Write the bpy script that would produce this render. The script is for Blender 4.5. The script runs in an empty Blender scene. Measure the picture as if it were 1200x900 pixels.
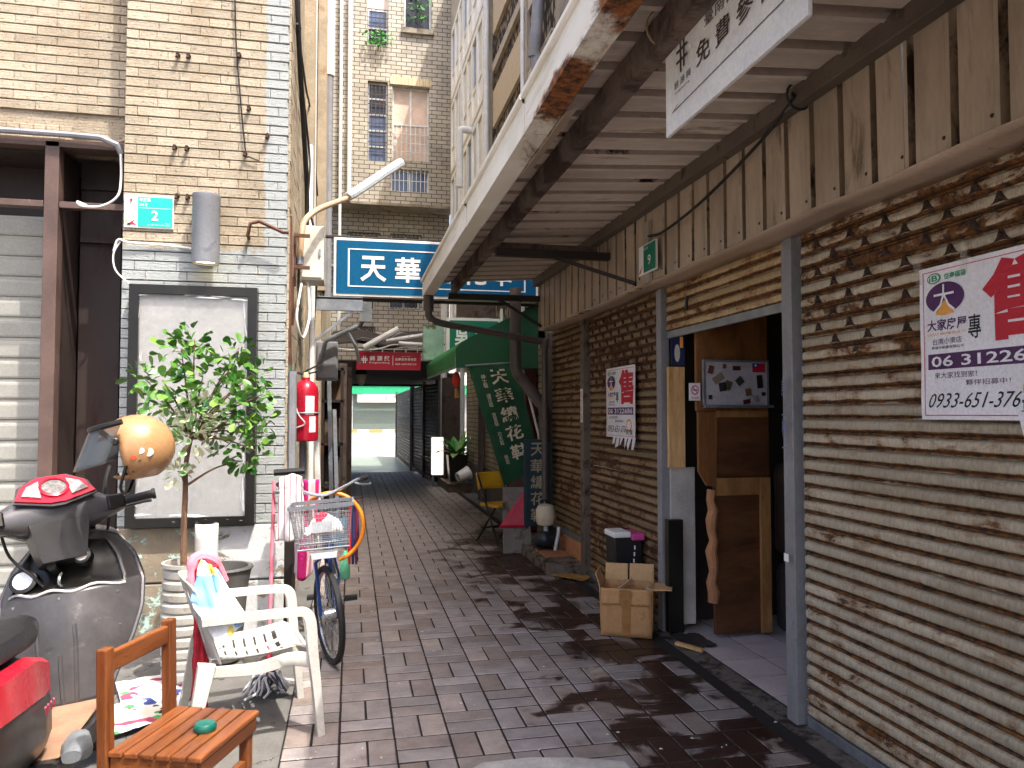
import bpy, bmesh, math, random
from mathutils import Vector, Matrix, noise as mnoise
random.seed(7)
S = bpy.context.scene
COL = S.collection
rad = math.radians

# ------------------------------------------------------------------ camera
cam_d = bpy.data.cameras.new('camera')
cam = bpy.data.objects.new('camera', cam_d); COL.objects.link(cam)
YAW, PIT = rad(12.12), rad(2.21)
F_ = Vector((math.sin(YAW)*math.cos(PIT), math.cos(YAW)*math.cos(PIT), math.sin(PIT)))
R_ = Vector((math.cos(YAW), -math.sin(YAW), 0)); U_ = R_.cross(F_)
cam.matrix_world = Matrix(((R_.x, U_.x, -F_.x, 0), (R_.y, U_.y, -F_.y, 0), (R_.z, U_.z, -F_.z, 1.55), (0, 0, 0, 1)))
cam_d.sensor_width = 36; cam_d.lens = 26.4; cam_d.clip_start = .05; cam_d.clip_end = 2000
S.camera = cam
# ------------------------------------------------------------------ light
SUN = Vector((.72, -1.0, 2.35)).normalized()
W = bpy.data.worlds.new('World'); S.world = W; W.use_nodes = True
nt = W.node_tree; nt.nodes.clear()
sky = nt.nodes.new('ShaderNodeTexSky'); sky.sky_type = 'NISHITA'; sky.sun_disc = False
sky.sun_elevation = math.asin(SUN.z); sky.sun_rotation = math.atan2(SUN.x, SUN.y)
sky.dust_density = 6.0; sky.air_density = .7; sky.ozone_density = .3
bg = nt.nodes.new('ShaderNodeBackground'); bg.inputs[1].default_value = .15
wo = nt.nodes.new('ShaderNodeOutputWorld')
nt.links.new(sky.outputs[0], bg.inputs[0]); nt.links.new(bg.outputs[0], wo.inputs[0])
sl = bpy.data.lights.new('sun', 'SUN'); sl.energy = 2.0; sl.angle = rad(.6); sl.color = (1, .95, .87)
so = bpy.data.objects.new('sun', sl); COL.objects.link(so)
so.rotation_euler = SUN.to_track_quat('Z', 'Y').to_euler(); so.location = (3, -4, 12)
S.view_settings.view_transform = 'Standard'; S.view_settings.look = 'None'
S.view_settings.exposure = 1.75; S.view_settings.gamma = 1.0
S.view_settings.use_curve_mapping = False
S.cycles.use_denoising = True
S.cycles.max_bounces = 6; S.cycles.diffuse_bounces = 4; S.cycles.glossy_bounces = 3; S.cycles.transparent_max_bounces = 8
S.cycles.use_adaptive_sampling = True; S.cycles.adaptive_threshold = .03
S.cycles.sample_clamp_indirect = 6
S.cycles.caustics_reflective = False; S.cycles.caustics_refractive = False

# ------------------------------------------------------------------ materials
def C(h):
    h = h.lstrip('#'); v = [int(h[i:i+2], 16)/255 for i in (0, 2, 4)]
    return tuple((c/12.92 if c <= .04045 else ((c+.055)/1.055)**2.4) for c in v)+(1,)
def mulc(c, k): return tuple(min(1, x*k) for x in c[:3])+(1,)
class G:
    """small shader graph helper"""
    def __init__(s, name):
        s.m = bpy.data.materials.new(name); s.m.use_nodes = True
        s.t = s.m.node_tree; s.t.nodes.clear()
        s.o = s.n('ShaderNodeOutputMaterial'); s.b = s.n('ShaderNodeBsdfPrincipled')
        s.l(s.b.outputs[0], s.o.inputs[0])
    def n(s, k, **kw):
        x = s.t.nodes.new(k)
        for a, v in kw.items(): setattr(x, a, v)
        return x
    def l(s, a, b): s.t.links.new(a, b)
    def put(s, sock, v):
        if hasattr(v, 'is_output'): s.l(v, sock)
        else: sock.default_value = v
    def pos(s, sc=(1, 1, 1), off=(0, 0, 0), kind='pos'):
        if kind == 'pos': v = s.n('ShaderNodeNewGeometry').outputs['Position']
        else: v = s.n('ShaderNodeTexCoord').outputs['Object']
        if sc == (1, 1, 1) and off == (0, 0, 0): return v
        m = s.n('ShaderNodeMapping'); s.l(v, m.inputs[0])
        m.inputs['Scale'].default_value = sc; m.inputs['Location'].default_value = off
        return m.outputs[0]
    def noise(s, vec, scale, detail=5, rough=.55, dist=0):
        x = s.n('ShaderNodeTexNoise'); s.l(vec, x.inputs['Vector'])
        x.inputs['Scale'].default_value = scale; x.inputs['Detail'].default_value = detail
        x.inputs['Roughness'].default_value = rough; x.inputs['Distortion'].default_value = dist
        return x.outputs[0]
    def ramp(s, v, lo, hi, a=0., b=1.):
        x = s.n('ShaderNodeMapRange'); x.interpolation_type = 'SMOOTHSTEP'; s.put(x.inputs[0], v)
        for i, q in zip((1, 2, 3, 4), (lo, hi, a, b)): x.inputs[i].default_value = q
        return x.outputs[0]
    def math(s, op, a, b=0., clamp=False):
        x = s.n('ShaderNodeMath', operation=op); x.use_clamp = clamp; s.put(x.inputs[0], a); s.put(x.inputs[1], b)
        return x.outputs[0]
    def mix(s, f, a, b, mode='MIX'):
        x = s.n('ShaderNodeMix', data_type='RGBA', blend_type=mode)
        s.put(x.inputs[0], f); s.put(x.inputs[6], a); s.put(x.inputs[7], b); return x.outputs[2]
    def xyz(s, vec):
        x = s.n('ShaderNodeSeparateXYZ'); s.l(vec, x.inputs[0]); return x.outputs
    def rnd(s): return s.n('ShaderNodeObjectInfo').outputs['Random']
    def gray(s, v):
        x = s.n('ShaderNodeCombineColor'); [s.put(x.inputs[i], v) for i in range(3)]; return x.outputs[0]
    def bump(s, h, strength=.5, dist=.01, nrm=None):
        x = s.n('ShaderNodeBump'); s.put(x.inputs['Height'], h); x.inputs['Strength'].default_value = strength
        x.inputs['Distance'].default_value = dist
        if nrm is not None: s.l(nrm, x.inputs['Normal'])
        return x.outputs[0]
    def done(s, col, rough=.6, metal=0., nrm=None, **kw):
        s.put(s.b.inputs['Base Color'], col); s.put(s.b.inputs['Roughness'], rough); s.put(s.b.inputs['Metallic'], metal)
        if nrm is not None: s.l(nrm, s.b.inputs['Normal'])
        for k, v in kw.items(): s.put(s.b.inputs[k], v)
        return s.m
MC = {}
def mat(name, col, rough=.55, metal=0., var=.14, vs=5., rnd=0., bump=0., bs=50., dirt=None, st=(1, 1, 1), coord='pos', fine=.08, **kw):
    """base colour with mottling, fine grain, optional dirt/rust patches (colour, lo, hi, scale), optional per-piece change"""
    if name in MC: return MC[name]
    if isinstance(col, str): col = C(col)
    g = G(name); p = g.pos(st, kind=coord)
    n1 = g.noise(p, vs, 6, .6); k = g.ramp(n1, .3, .7, 1-var, 1+var)
    n2 = g.noise(p, vs*14, 4, .65); k = g.math('MULTIPLY', k, g.ramp(n2, .3, .7, 1-fine, 1+fine))
    if rnd: k = g.math('MULTIPLY', k, g.ramp(g.rnd(), 0, 1, 1-rnd, 1+rnd))
    c = g.mix(1., col, g.gray(k), 'MULTIPLY'); r = g.ramp(n1, .3, .7, max(.03, rough-.08), min(1, rough+.08))
    if dirt:
        dc, lo, hi, ds = dirt[:4]
        d = g.ramp(g.noise(p, ds, 9, .68, .3), lo, hi); c = g.mix(d, c, C(dc) if isinstance(dc, str) else dc)
        r = g.math('ADD', r, g.math('MULTIPLY', d, .25), True)
    nr = None
    if bump: nr = g.bump(g.noise(p, bs, 5, .6), bump, .01)
    MC[name] = g.done(c, r, metal, nr, **kw); return MC[name]
def glow(name, col, e):
    g = G(name); return g.done(C(col), .4, 0., **{'Emission Color': C(col), 'Emission Strength': e})
def glass(name, col, rough=.05, alpha=.3):
    g = G(name)
    return g.done(C(col), rough, 0., Alpha=alpha, **{'IOR': 1.45})

def mat_tiles(name, paint):
    """split-faced wall tile: small chipped relief; `paint` adds the white coat on the lower and right part"""
    g = G(name); p = g.pos(); x, y, z = g.xyz(p)
    cb = g.n('ShaderNodeCombineXYZ'); g.l(g.math('ADD', x, y), cb.inputs[0]); g.l(z, cb.inputs[1])
    br = g.n('ShaderNodeTexBrick'); g.l(cb.outputs[0], br.inputs['Vector'])
    br.inputs['Scale'].default_value = 1; br.inputs['Brick Width'].default_value = .034; br.inputs['Row Height'].default_value = .0227
    br.inputs['Mortar Size'].default_value = .0016; br.inputs['Color1'].default_value = (1, 1, 1, 1); br.inputs['Color2'].default_value = (.35, .35, .35, 1)
    br.inputs['Mortar'].default_value = (0, 0, 0, 1); br.offset = .37; br.squash = .7; br.squash_frequency = 3
    chip = g.noise(g.pos((1, 1, 2.2)), 55, 4, .7)
    h = g.math('ADD', br.outputs[0], g.math('MULTIPLY', chip, .9))
    nr = g.bump(h, .85, .006)
    n1 = g.noise(p, 2.2, 7, .65)
    c = g.mix(g.ramp(n1, .25, .75), C('#9c8d76'), C('#b8ac97'))
    c = g.mix(1., c, g.gray(g.ramp(g.rnd(), 0, 1, .88, 1.1)), 'MULTIPLY')
    c = g.mix(1., c, g.gray(g.ramp(h, .2, 1.3, .8, 1.05)), 'MULTIPLY')
    fl = g.ramp(g.noise(g.pos((30, 30, 62)), 1., 3, .6, .3), .60, .68)
    c = g.mix(g.math('MULTIPLY', fl, .42), c, C('#6d5c48'))  # dark flecks paint the small shadows of the chipped relief
    nr = g.bump(g.math('SUBTRACT', h, g.math('MULTIPLY', fl, .8)), .9, .007)
    rough = .7
    if paint:
        edge = g.noise(p, 5, 6, .7)
        a = g.ramp(g.math('ADD', z, g.math('MULTIPLY', edge, .14)), 2.8, 2.77)
        b = g.ramp(g.math('ADD', x, g.math('MULTIPLY', edge, .12)), -.565, -.55)
        wear = g.ramp(g.noise(g.pos((1, 1, 1.6)), 7, 10, .8, .4), .66, .58)
        f = g.math('MULTIPLY', g.math('MAXIMUM', a, b), wear)
        c = g.mix(f, c, C('#a6abaa'))
    dirt = g.ramp(g.noise(g.pos((3, 3, 1)), 3.2, 9, .75), .62, .78)
    c = g.mix(g.math('MULTIPLY', dirt, .6), c, C('#7c6a55'))
    rs = g.ramp(g.noise(g.pos((9, 9, .7), (3, 1, 0)), 1.1, 6, .7), .68, .76)
    c = g.mix(g.math('MULTIPLY', rs, .55), c, C('#a4642c'))
    return g.done(c, rough, 0., nr)
def mat_shutter(name, base, rust, pitch, lo, hi, bias=.34, dark='#3a2113', streak='#c9c2b0', rough=.55, up=.07):
    """old roller shutter: paint left in the middle of the slats, rust along their edges"""
    g = G(name); p = g.pos(); lz = g.xyz(g.pos(kind='obj'))[2]
    e = g.math('ABSOLUTE', g.math('SUBTRACT', g.math('DIVIDE', lz, pitch), .47)); e = g.ramp(e, .27, .44)
    n1 = g.noise(g.pos((1, .6, 1.5)), 7, 8, .76, .4); n2 = g.noise(g.pos((1, .35, 1)), 2.1, 4, .65)
    m = g.math('ADD', g.math('ADD', g.math('SUBTRACT', g.math('MULTIPLY', n1, 1.45), .22), g.math('MULTIPLY', e, bias)), g.math('MULTIPLY', g.math('SUBTRACT', n2, .5), .55))
    m = g.math('ADD', m, g.ramp(g.xyz(p)[2], 1.72, 1.82, 0, up))
    m = g.math('ADD', m, g.math('MULTIPLY', g.math('SUBTRACT', g.rnd(), .5), .20))
    drip = g.noise(g.pos((1, 7, .35)), 1.3, 5, .6); m = g.math('ADD', m, g.math('MULTIPLY', g.math('SUBTRACT', drip, .5), .35))
    f = g.ramp(m, lo, hi)
    c = g.mix(g.ramp(n2, .35, .65), C(base), C(streak))
    c = g.mix(1., c, g.gray(g.ramp(g.noise(g.pos((1, 3, 1)), 30, 4, .7), .3, .7, .78, 1.15)), 'MULTIPLY')
    c = g.mix(1., c, g.gray(g.ramp(g.rnd(), 0, 1, .82, 1.12)), 'MULTIPLY')
    c = g.mix(g.ramp(m, lo-.12, lo, 0, .4), c, C(rust))
    rc = g.mix(g.ramp(g.noise(p, 26, 6, .7), .35, .68), C(dark), C(rust))
    c = g.mix(f, c, rc)
    nr = g.bump(g.math('ADD', n1, g.math('MULTIPLY', f, -.3)), .35, .004)
    return g.done(c, g.ramp(f, 0, 1, rough, .82), g.ramp(f, 0, 1, .25, 0.), nr)
def mat_pavers(name):
    g = G(name); p = g.pos(); x, y, z = g.xyz(p); r = g.rnd()
    cr = g.n('ShaderNodeValToRGB'); g.l(r, cr.inputs[0]); cr.color_ramp.interpolation = 'LINEAR'
    el = cr.color_ramp.elements; el[0].position = 0; el[0].color = C('#8e8683'); el[1].position = 1; el[1].color = C('#aa9c93')
    for q, h in ((.25, '#9b9391'), (.5, '#8b7d75'), (.75, '#a39b9a')): k = el.new(q); k.color = C(h)
    c = g.mix(1., cr.outputs[0], g.gray(g.ramp(g.noise(p, 6, 8, .7), .3, .7, .66, 1.04)), 'MULTIPLY')
    c = g.mix(1., c, g.gray(g.ramp(g.noise(p, 170, 3, .7), .3, .7, .86, 1.12)), 'MULTIPLY')
    # spilt water: a wandering damp patch along the shop side
    nw = g.noise(p, 2.3, 6, .62, .6)
    bx = g.ramp(x, .3, 1.9, -.26, .075); by = g.ramp(y, 8.0, 11.5, 0, -.25)
    wv = g.math('ADD', g.math('ADD', nw, bx), by)
    wv = g.math('ADD', wv, g.math('MULTIPLY', g.math('SUBTRACT', r, .5), .20))
    wet = g.ramp(wv, .485, .565); damp = g.ramp(wv, .40, .54)
    c = g.mix(g.math('MULTIPLY', damp, .3), c, C('#6b5650'))
    c = g.mix(wet, c, g.mix(1., c, C('#675048'), 'MULTIPLY'))
    spots = g.ramp(g.noise(p, 3.1, 3, .5, .2), .72, .80); c = g.mix(g.math('MULTIPLY', spots, .35), c, C('#c3bfc0'))
    nr = g.bump(g.noise(p, 75, 5, .65), .55, .005)
    return g.done(c, g.ramp(wet, 0, 1, .62, .36), 0., nr)
def mat_concrete(name, col, crack=True):
    g = G(name); p = g.pos()
    c = g.mix(1., C(col), g.gray(g.ramp(g.noise(p, 1.7, 9, .68), .3, .7, .72, 1.2)), 'MULTIPLY')
    c = g.mix(1., c, g.gray(g.ramp(g.noise(p, 90, 4, .7), .3, .7, .88, 1.1)), 'MULTIPLY')
    c = g.mix(g.math('MULTIPLY', g.ramp(g.noise(p, 3.4, 8, .7, .4), .56, .7), .55), c, C('#5c5750'))
    nr = g.bump(g.noise(p, 60, 6, .65), .35, .006)
    if crack:
        v = g.n('ShaderNodeTexVoronoi', feature='DISTANCE_TO_EDGE'); v.inputs['Scale'].default_value = 1.15
        w = g.n('ShaderNodeVectorMath', operation='ADD'); nn = g.n('ShaderNodeTexNoise'); g.l(p, nn.inputs[0]); nn.inputs['Scale'].default_value = 3.
        nn.inputs['Detail'].default_value = 6
        g.l(p, w.inputs[0]); g.l(nn.outputs['Color'], w.inputs[1]); g.l(w.outputs[0], v.inputs[0])
        c = g.mix(g.ramp(v.outputs[0], .008, .003), c, C('#35302c'))
    return g.done(c, .85, 0., nr)
def mat_peel(name):
    g = G(name); p = g.pos()
    c = g.mix(g.ramp(g.noise(p, 2.5, 8, .7), .3, .7), C('#7c7160'), C('#a3947c'))
    c = g.mix(1., c, g.gray(g.ramp(g.rnd(), 0, 1, .85, 1.12)), 'MULTIPLY')
    x, y, z = g.xyz(p)
    f1 = g.ramp(g.math('ADD', g.noise(g.pos((1, 1, 1.3)), 6.5, 11, .78, .5), g.ramp(x, -1.1, -.7, 0, .13)), .535, .57)
    c = g.mix(f1, c, g.mix(g.ramp(x, -1.05, -.8), C('#bcd6c8'), C('#d6d6d2')))
    c = g.mix(g.ramp(g.noise(p, 13, 8, .8), .64, .7), c, C('#40372e'))
    h = g.math('ADD', g.math('MULTIPLY', f1, .4), g.noise(p, 18, 7, .7))
    return g.done(c, .85, 0., g.bump(h, .7, .01))
def mat_brickfar(name, c1, c2, mort, bw, rh):
    g = G(name); p = g.pos(); x, y, z = g.xyz(p)
    cb = g.n('ShaderNodeCombineXYZ'); g.l(g.math('ADD', x, y), cb.inputs[0]); g.l(z, cb.inputs[1])
    br = g.n('ShaderNodeTexBrick'); g.l(cb.outputs[0], br.inputs['Vector'])
    for k, v in (('Scale', 1), ('Brick Width', bw), ('Row Height', rh), ('Mortar Size', rh*.09), ('Color1', C(c1)), ('Color2', C(c2)), ('Mortar', C(mort))): br.inputs[k].default_value = v
    c = g.mix(1., br.outputs[0], g.gray(g.ramp(g.noise(p, .8, 8, .7), .3, .7, .72, 1.15)), 'MULTIPLY')
    c = g.mix(g.math('MULTIPLY', g.ramp(g.noise(g.pos((3, 3, .6)), 1.2, 8, .7), .58, .75), .5), c, C('#6b5f50'))
    return g.done(c, .75, 0., g.bump(br.outputs[1], -.6, .012))
def mat_wood(name, a, b, axis=(1, 1, 1), sc=3., rough=.5, rnd=.1, dirt=.3):
    g = G(name); p = g.pos(axis, kind='obj'); 
    n1 = g.noise(p, sc, 8, .6, 1.2); c = g.mix(g.ramp(n1, .3, .7), C(a), C(b))
    n2 = g.noise(p, sc*9, 5, .7, .5); c = g.mix(1., c, g.gray(g.ramp(n2, .3, .7, .8, 1.15)), 'MULTIPLY')
    if rnd: c = g.mix(1., c, g.gray(g.ramp(g.rnd(), 0, 1, 1-rnd, 1+rnd)), 'MULTIPLY')
    w = g.ramp(g.noise(g.pos(), 7, 9, .75), .6, .75); c = g.mix(g.math('MULTIPLY', w, dirt), c, mulc(C(a), .35))
    return g.done(c, g.ramp(n2, .3, .7, rough-.1, rough+.15), 0., g.bump(n2, .25, .003))
def mat_plaid(name, base, cols):
    """towel cloth with soft printed blotches"""
    g = G(name); p = g.pos(); c = C(base)
    for i, (h, sc, lo) in enumerate(cols): c = g.mix(g.ramp(g.noise(g.pos(off=(i*3.1, i*1.7, 0)), sc, 2, .4), lo, lo+.02), c, C(h))
    return g.done(c, .95, 0., g.bump(g.noise(p, 320, 3, .7), .5, .003))

# ------------------------------------------------------------------ mesh tools
class MB:
    def __init__(s): s.v = []; s.f = []
    def add(s, vs, fs):
        k = len(s.v); s.v += [tuple(v) for v in vs]; s.f += [tuple(i+k for i in f) for f in fs]; return s
    def box(s, x0, x1, y0, y1, z0, z1, M=None):
        vs = [Vector(v) for v in ((x0, y0, z0), (x1, y0, z0), (x1, y1, z0), (x0, y1, z0), (x0, y0, z1), (x1, y0, z1), (x1, y1, z1), (x0, y1, z1))]
        if M is not None: vs = [M @ v for v in vs]
        return s.add(vs, [(3, 2, 1, 0), (4, 5, 6, 7), (0, 1, 5, 4), (1, 2, 6, 5), (2, 3, 7, 6), (3, 0, 4, 7)])
    def bar(s, p, q, w, h, up=(0, 0, 1)):
        p, q = Vector(p), Vector(q); d = (q-p); L = d.length; d.normalize(); u = Vector(up)
        if abs(d.dot(u)) > .98: u = Vector((0, 1, 0))
        sd = d.cross(u).normalized(); u = sd.cross(d).normalized()
        M = Matrix(((d.x, sd.x, u.x, p.x), (d.y, sd.y, u.y, p.y), (d.z, sd.z, u.z, p.z), (0, 0, 0, 1)))
        return s.box(0, L, -w/2, w/2, -h/2, h/2, M)
    def loft(s, rings, cap=True, closed=True):
        n = len(rings[0]); vs = [v for r in rings for v in r]; fs = []
        for i in range(len(rings)-1):
            for j in range(n if closed else n-1):
                a, b = i*n+j, i*n+(j+1) % n; fs.append((a, b, b+n, a+n))
        if cap and closed:
            fs.append(tuple(reversed(range(n)))); k = (len(rings)-1)*n; fs.append(tuple(range(k, k+n)))
        return s.add(vs, fs)
    def tube(s, pts, r, n=8, cap=True):
        pts = [Vector(p) for p in pts]; rings = []; m = len(pts); pu = None
        rr = r if isinstance(r, (list, tuple)) else [r]*m
        for i, p in enumerate(pts):
            d = (pts[min(i+1, m-1)]-pts[max(i-1, 0)]).normalized()
            if pu is None:
                u = Vector((0, 0, 1)) if abs(d.z) < .9 else Vector((1, 0, 0))
                pu = (u-d*u.dot(d)).normalized()
            else:
                pu = pu-d*pu.dot(d); pu = pu.normalized() if pu.length > 1e-5 else d.orthogonal().normalized()
            w = d.cross(pu)
            rings.append([p+(pu*math.cos(2*math.pi*j/n)+w*math.sin(2*math.pi*j/n))*rr[i] for j in range(n)])
        return s.loft(rings, cap)
    def lathe(s, prof, n=24, M=None, cap=True):
        M = M or Matrix()
        return s.loft([[M @ Vector((r*math.cos(2*math.pi*j/n), r*math.sin(2*math.pi*j/n), z)) for j in range(n)] for r, z in prof], cap)
    def torus(s, R, r, M=None, n=32, k=8, a0=0., a1=2*math.pi, sx=1.):
        M = M or Matrix(); rings = []; full = abs(a1-a0-2*math.pi) < 1e-6
        for i in range(n if full else n+1):
            a = a0+(a1-a0)*i/n
            rings.append([M @ Vector(((R+r*math.cos(b))*math.cos(a), (R+r*math.cos(b))*math.sin(a), r*sx*math.sin(b))) for b in [2*math.pi*j/k for j in range(k)]])
        if full: rings.append(rings[0])
        return s.loft(rings, not full)
    def prism(s, poly, M, t):
        """2-D outline in the XY of M, thickness t along M's Z"""
        n = len(poly); vs = [M @ Vector((x, y, 0)) for x, y in poly]+[M @ Vector((x, y, t)) for x, y in poly]
        return s.add(vs, [tuple(reversed(range(n))), tuple(range(n, 2*n))]+[(i, (i+1) % n, n+(i+1) % n, n+i) for i in range(n)])
    def grid(s, fn, nu, nv, skip=None):
        vs = [fn(i/nu, j/nv) for j in range(nv+1) for i in range(nu+1)]
        return s.add(vs, [(j*(nu+1)+i, j*(nu+1)+i+1, (j+1)*(nu+1)+i+1, (j+1)*(nu+1)+i) for j in range(nv) for i in range(nu) if not (skip and skip((i+.5)/nu, (j+.5)/nv))])
    def mesh(s, name, m, smooth=False, ang=38):
        me = bpy.data.meshes.new(name); me.from_pydata(s.v, [], s.f); me.update()
        if m is not None: me.materials.append(m)
        bm = bmesh.new(); bm.from_mesh(me); bmesh.ops.recalc_face_normals(bm, faces=bm.faces); bm.to_mesh(me); bm.free()
        if smooth: me.shade_smooth(); me.set_sharp_from_angle(angle=rad(ang))
        return me
def link(name, me, parent=None, M=None):
    o = bpy.data.objects.new(name, me); COL.objects.link(o)
    if parent is not None: o.parent = parent
    if M is not None: o.matrix_local = M
    return o
def pworld(q):
    M = Matrix()
    while q is not None: M = q.matrix_parent_inverse @ Matrix.LocRotScale(q.location, q.rotation_euler, q.scale) @ M; q = q.parent
    return M
def wlink(name, me, parent, M):
    o = link(name, me, parent); o.matrix_parent_inverse = pworld(parent).inverted(); o.matrix_basis = M; return o
def tag(o, label=None, cat=None, group=None, kind=None):
    for k, v in (('label', label), ('category', cat), ('group', group), ('kind', kind)):
        if v: o[k] = v
    return o
def thing(name, label, cat, loc=(0, 0, 0), rz=0., group=None, sc=1.):
    o = bpy.data.objects.new(name, None); COL.objects.link(o); o.location = loc; o.rotation_euler = (0, 0, rz); o.scale = (sc,)*3
    o.empty_display_size = .1; tag(o, label, cat, group); return o
def part(mb, name, m, parent=None, smooth=False, bev=0., seg=2, solid=0., world=True, ang=38, sub=0):
    """one mesh object; verts are in the thing's own frame, shifted when the thing is an Empty placed at its base and world=True"""
    o = link(name, mb.mesh(name, m, smooth, ang), parent)
    if parent is not None and world:
        o.matrix_parent_inverse = pworld(parent).inverted()
    if sub: mo = o.modifiers.new('sub', 'SUBSURF'); mo.levels = mo.render_levels = sub
    if solid: mo = o.modifiers.new('solid', 'SOLIDIFY'); mo.thickness = solid; mo.offset = 0
    if bev: mo = o.modifiers.new('bevel', 'BEVEL'); mo.width = bev; mo.segments = seg; mo.limit_method = 'ANGLE'; mo.angle_limit = rad(40)
    return o
def lpart(mb, name, m, parent, **kw): return part(mb, name, m, parent, world=False, **kw)
def single(mb, name, m, label, cat, group=None, **kw): return tag(part(mb, name, m, None, **kw), label, cat, group)
def struct(mb, name, m, **kw): return tag(part(mb, name, m, None, **kw), kind='structure')
TX = {}
def text_me(body, bold=0., spc=1.):
    k = (body, bold, spc)
    if k not in TX:
        c = bpy.data.curves.new('lettering', 'FONT'); c.body = body; c.size = 1; c.offset = bold; c.resolution_u = 2; c.space_line = spc; c.align_x = 'CENTER'
        o = bpy.data.objects.new('lettering', c); COL.objects.link(o)
        bpy.context.view_layer.update()
        me = bpy.data.meshes.new_from_object(o.evaluated_get(bpy.context.evaluated_depsgraph_get()))
        vs = [v.co.copy() for v in me.vertices]; fs = [tuple(p.vertices) for p in me.polygons]
        bpy.data.objects.remove(o); bpy.data.curves.remove(c); bpy.data.meshes.remove(me)
        x0, x1 = min(v.x for v in vs), max(v.x for v in vs); y0, y1 = min(v.y for v in vs), max(v.y for v in vs)
        TX[k] = ([((v.x-x0)/(x1-x0), (v.y-y0)/(y1-y0)) for v in vs], fs)
    return TX[k]
def quadfn(tl, tr, br, bl, off=.002):
    tl, tr, br, bl = map(Vector, (tl, tr, br, bl)); n = (tr-tl).cross(bl-tl).normalized()*-1
    def fn(u, v, k=1.): a = tl.lerp(tr, u); b = bl.lerp(br, u); return b.lerp(a, v)+n*off*k   # v: 0 bottom .. 1 top
    return fn
def text(body, fn, rect, m, parent, bold=0., spc=1., k=1., name='lettering', slant=0.):
    """lettering laid on a surface fn(u, v); rect = u0, u1, v0, v1"""
    vs, fs = text_me(body, bold, spc); u0, u1, v0, v1 = rect
    return part(MB().add([fn(u0+(u1-u0)*(a+slant*b), v0+(v1-v0)*b, k) for a, b in vs], fs), name, m, parent)
def shape(poly, fn, m, parent, name, k=1.):
    return part(MB().add([fn(u, v, k) for u, v in poly], [tuple(range(len(poly)))]), name, m, parent)
def rectp(u0, u1, v0, v1): return [(u0, v0), (u1, v0), (u1, v1), (u0, v1)]
def ell(cu, cv, ru, rv, n=28, a0=0, a1=2*math.pi): return [(cu+ru*math.cos(a0+(a1-a0)*i/n), cv+rv*math.sin(a0+(a1-a0)*i/n)) for i in range(n)]
def T(x, y, z): return Matrix.Translation((x, y, z))
def RX(a): return Matrix.Rotation(rad(a), 4, 'X')
def RY(a): return Matrix.Rotation(rad(a), 4, 'Y')
def RZ(a): return Matrix.Rotation(rad(a), 4, 'Z')
def curve(pts, n=8):
    """Catmull-Rom through pts"""
    P = [Vector(p) for p in pts]; P = [P[0]*2-P[1]]+P+[P[-1]*2-P[-2]]; out = []
    for i in range(1, len(P)-2):
        for k in range(n):
            t = k/n; a, b, c, d = P[i-1:i+3]
            out.append(.5*((2*b)+(c-a)*t+(2*a-5*b+4*c-d)*t*t+(3*b-a-3*c+d)*t**3))
    return out+[P[-2]]
# ------------------------------------------------------------------ shared materials
M_conc = mat_concrete('ground concrete', '#6b6965')
M_asph = mat('street surface', '#8e8e8a', .85, var=.1, vs=1.5, bump=.3)
M_mort = mat('joint sand', '#1b1513', .95, var=.25, vs=9, bump=.4)
M_pav = mat_pavers('paving brick')
M_tile = mat_tiles('split face tile painted', True)
M_tile2 = mat_tiles('split face tile', False)
M_peel = mat_peel('peeling painted stone')
M_brown = mat('dark brown steel', '#2c1f1b', .65, var=.3, vs=3, dirt=('#2a1712', .5, .75, 5), st=(1, 1, .4))
M_brown2 = mat('brown steel edge', '#57443d', .6, var=.25, vs=4, dirt=('#c2b2a4', .66, .72, 30))
M_white = mat('white paint', '#e6e4dd', .5, var=.08, vs=4, dirt=('#a89c88', .62, .8, 6))
M_whitepl = mat('white plastic', '#e7e2d4', .38, var=.06, vs=5, dirt=('#b9ae98', .62, .8, 8))
M_blk = mat('black paint', '#15130f', .4, var=.2)
M_dark = mat('dark rubber', '#17171a', .65, var=.2, bump=.2)
M_gal = mat('galvanised steel', '#8f9499', .42, .55, var=.2, vs=8, dirt=('#6b4a32', .62, .74, 9))
M_galp = mat('grey painted post', '#8b8a8c', .5, .1, var=.15, vs=3, dirt=('#5c3a24', .63, .72, 8), st=(1, 1, .6))
M_pvc = mat('grey pipe', '#85868b', .5, var=.15, dirt=('#5d564e', .55, .8, 5))
M_pvcd = mat('dark grey pipe', '#5b5350', .5, var=.2, dirt=('#332c27', .5, .8, 5))
M_pvcw = mat('white pipe', '#d9dad8', .45, var=.1, dirt=('#9c8f7a', .58, .8, 5))
M_rustb = mat('rusty beam', '#6a5a50', .6, .1, var=.25, vs=3, dirt=('#35201a', .44, .60, 2.6), bump=.4, bs=40)
M_dkst = mat('dark rusty steel', '#2a211d', .6, .1, var=.3, dirt=('#4a2413', .55, .65, 6))
M_cable = mat('black cable', '#1b1816', .6)
M_wht = mat('white print', '#f2f2ee', .5, var=.02, fine=.02)
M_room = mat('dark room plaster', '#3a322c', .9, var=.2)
M_stuc = mat('tan stucco', '#a3957f', .9, var=.2, vs=3, bump=.9, bs=70, dirt=('#8d755a', .55, .75, 4))

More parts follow.
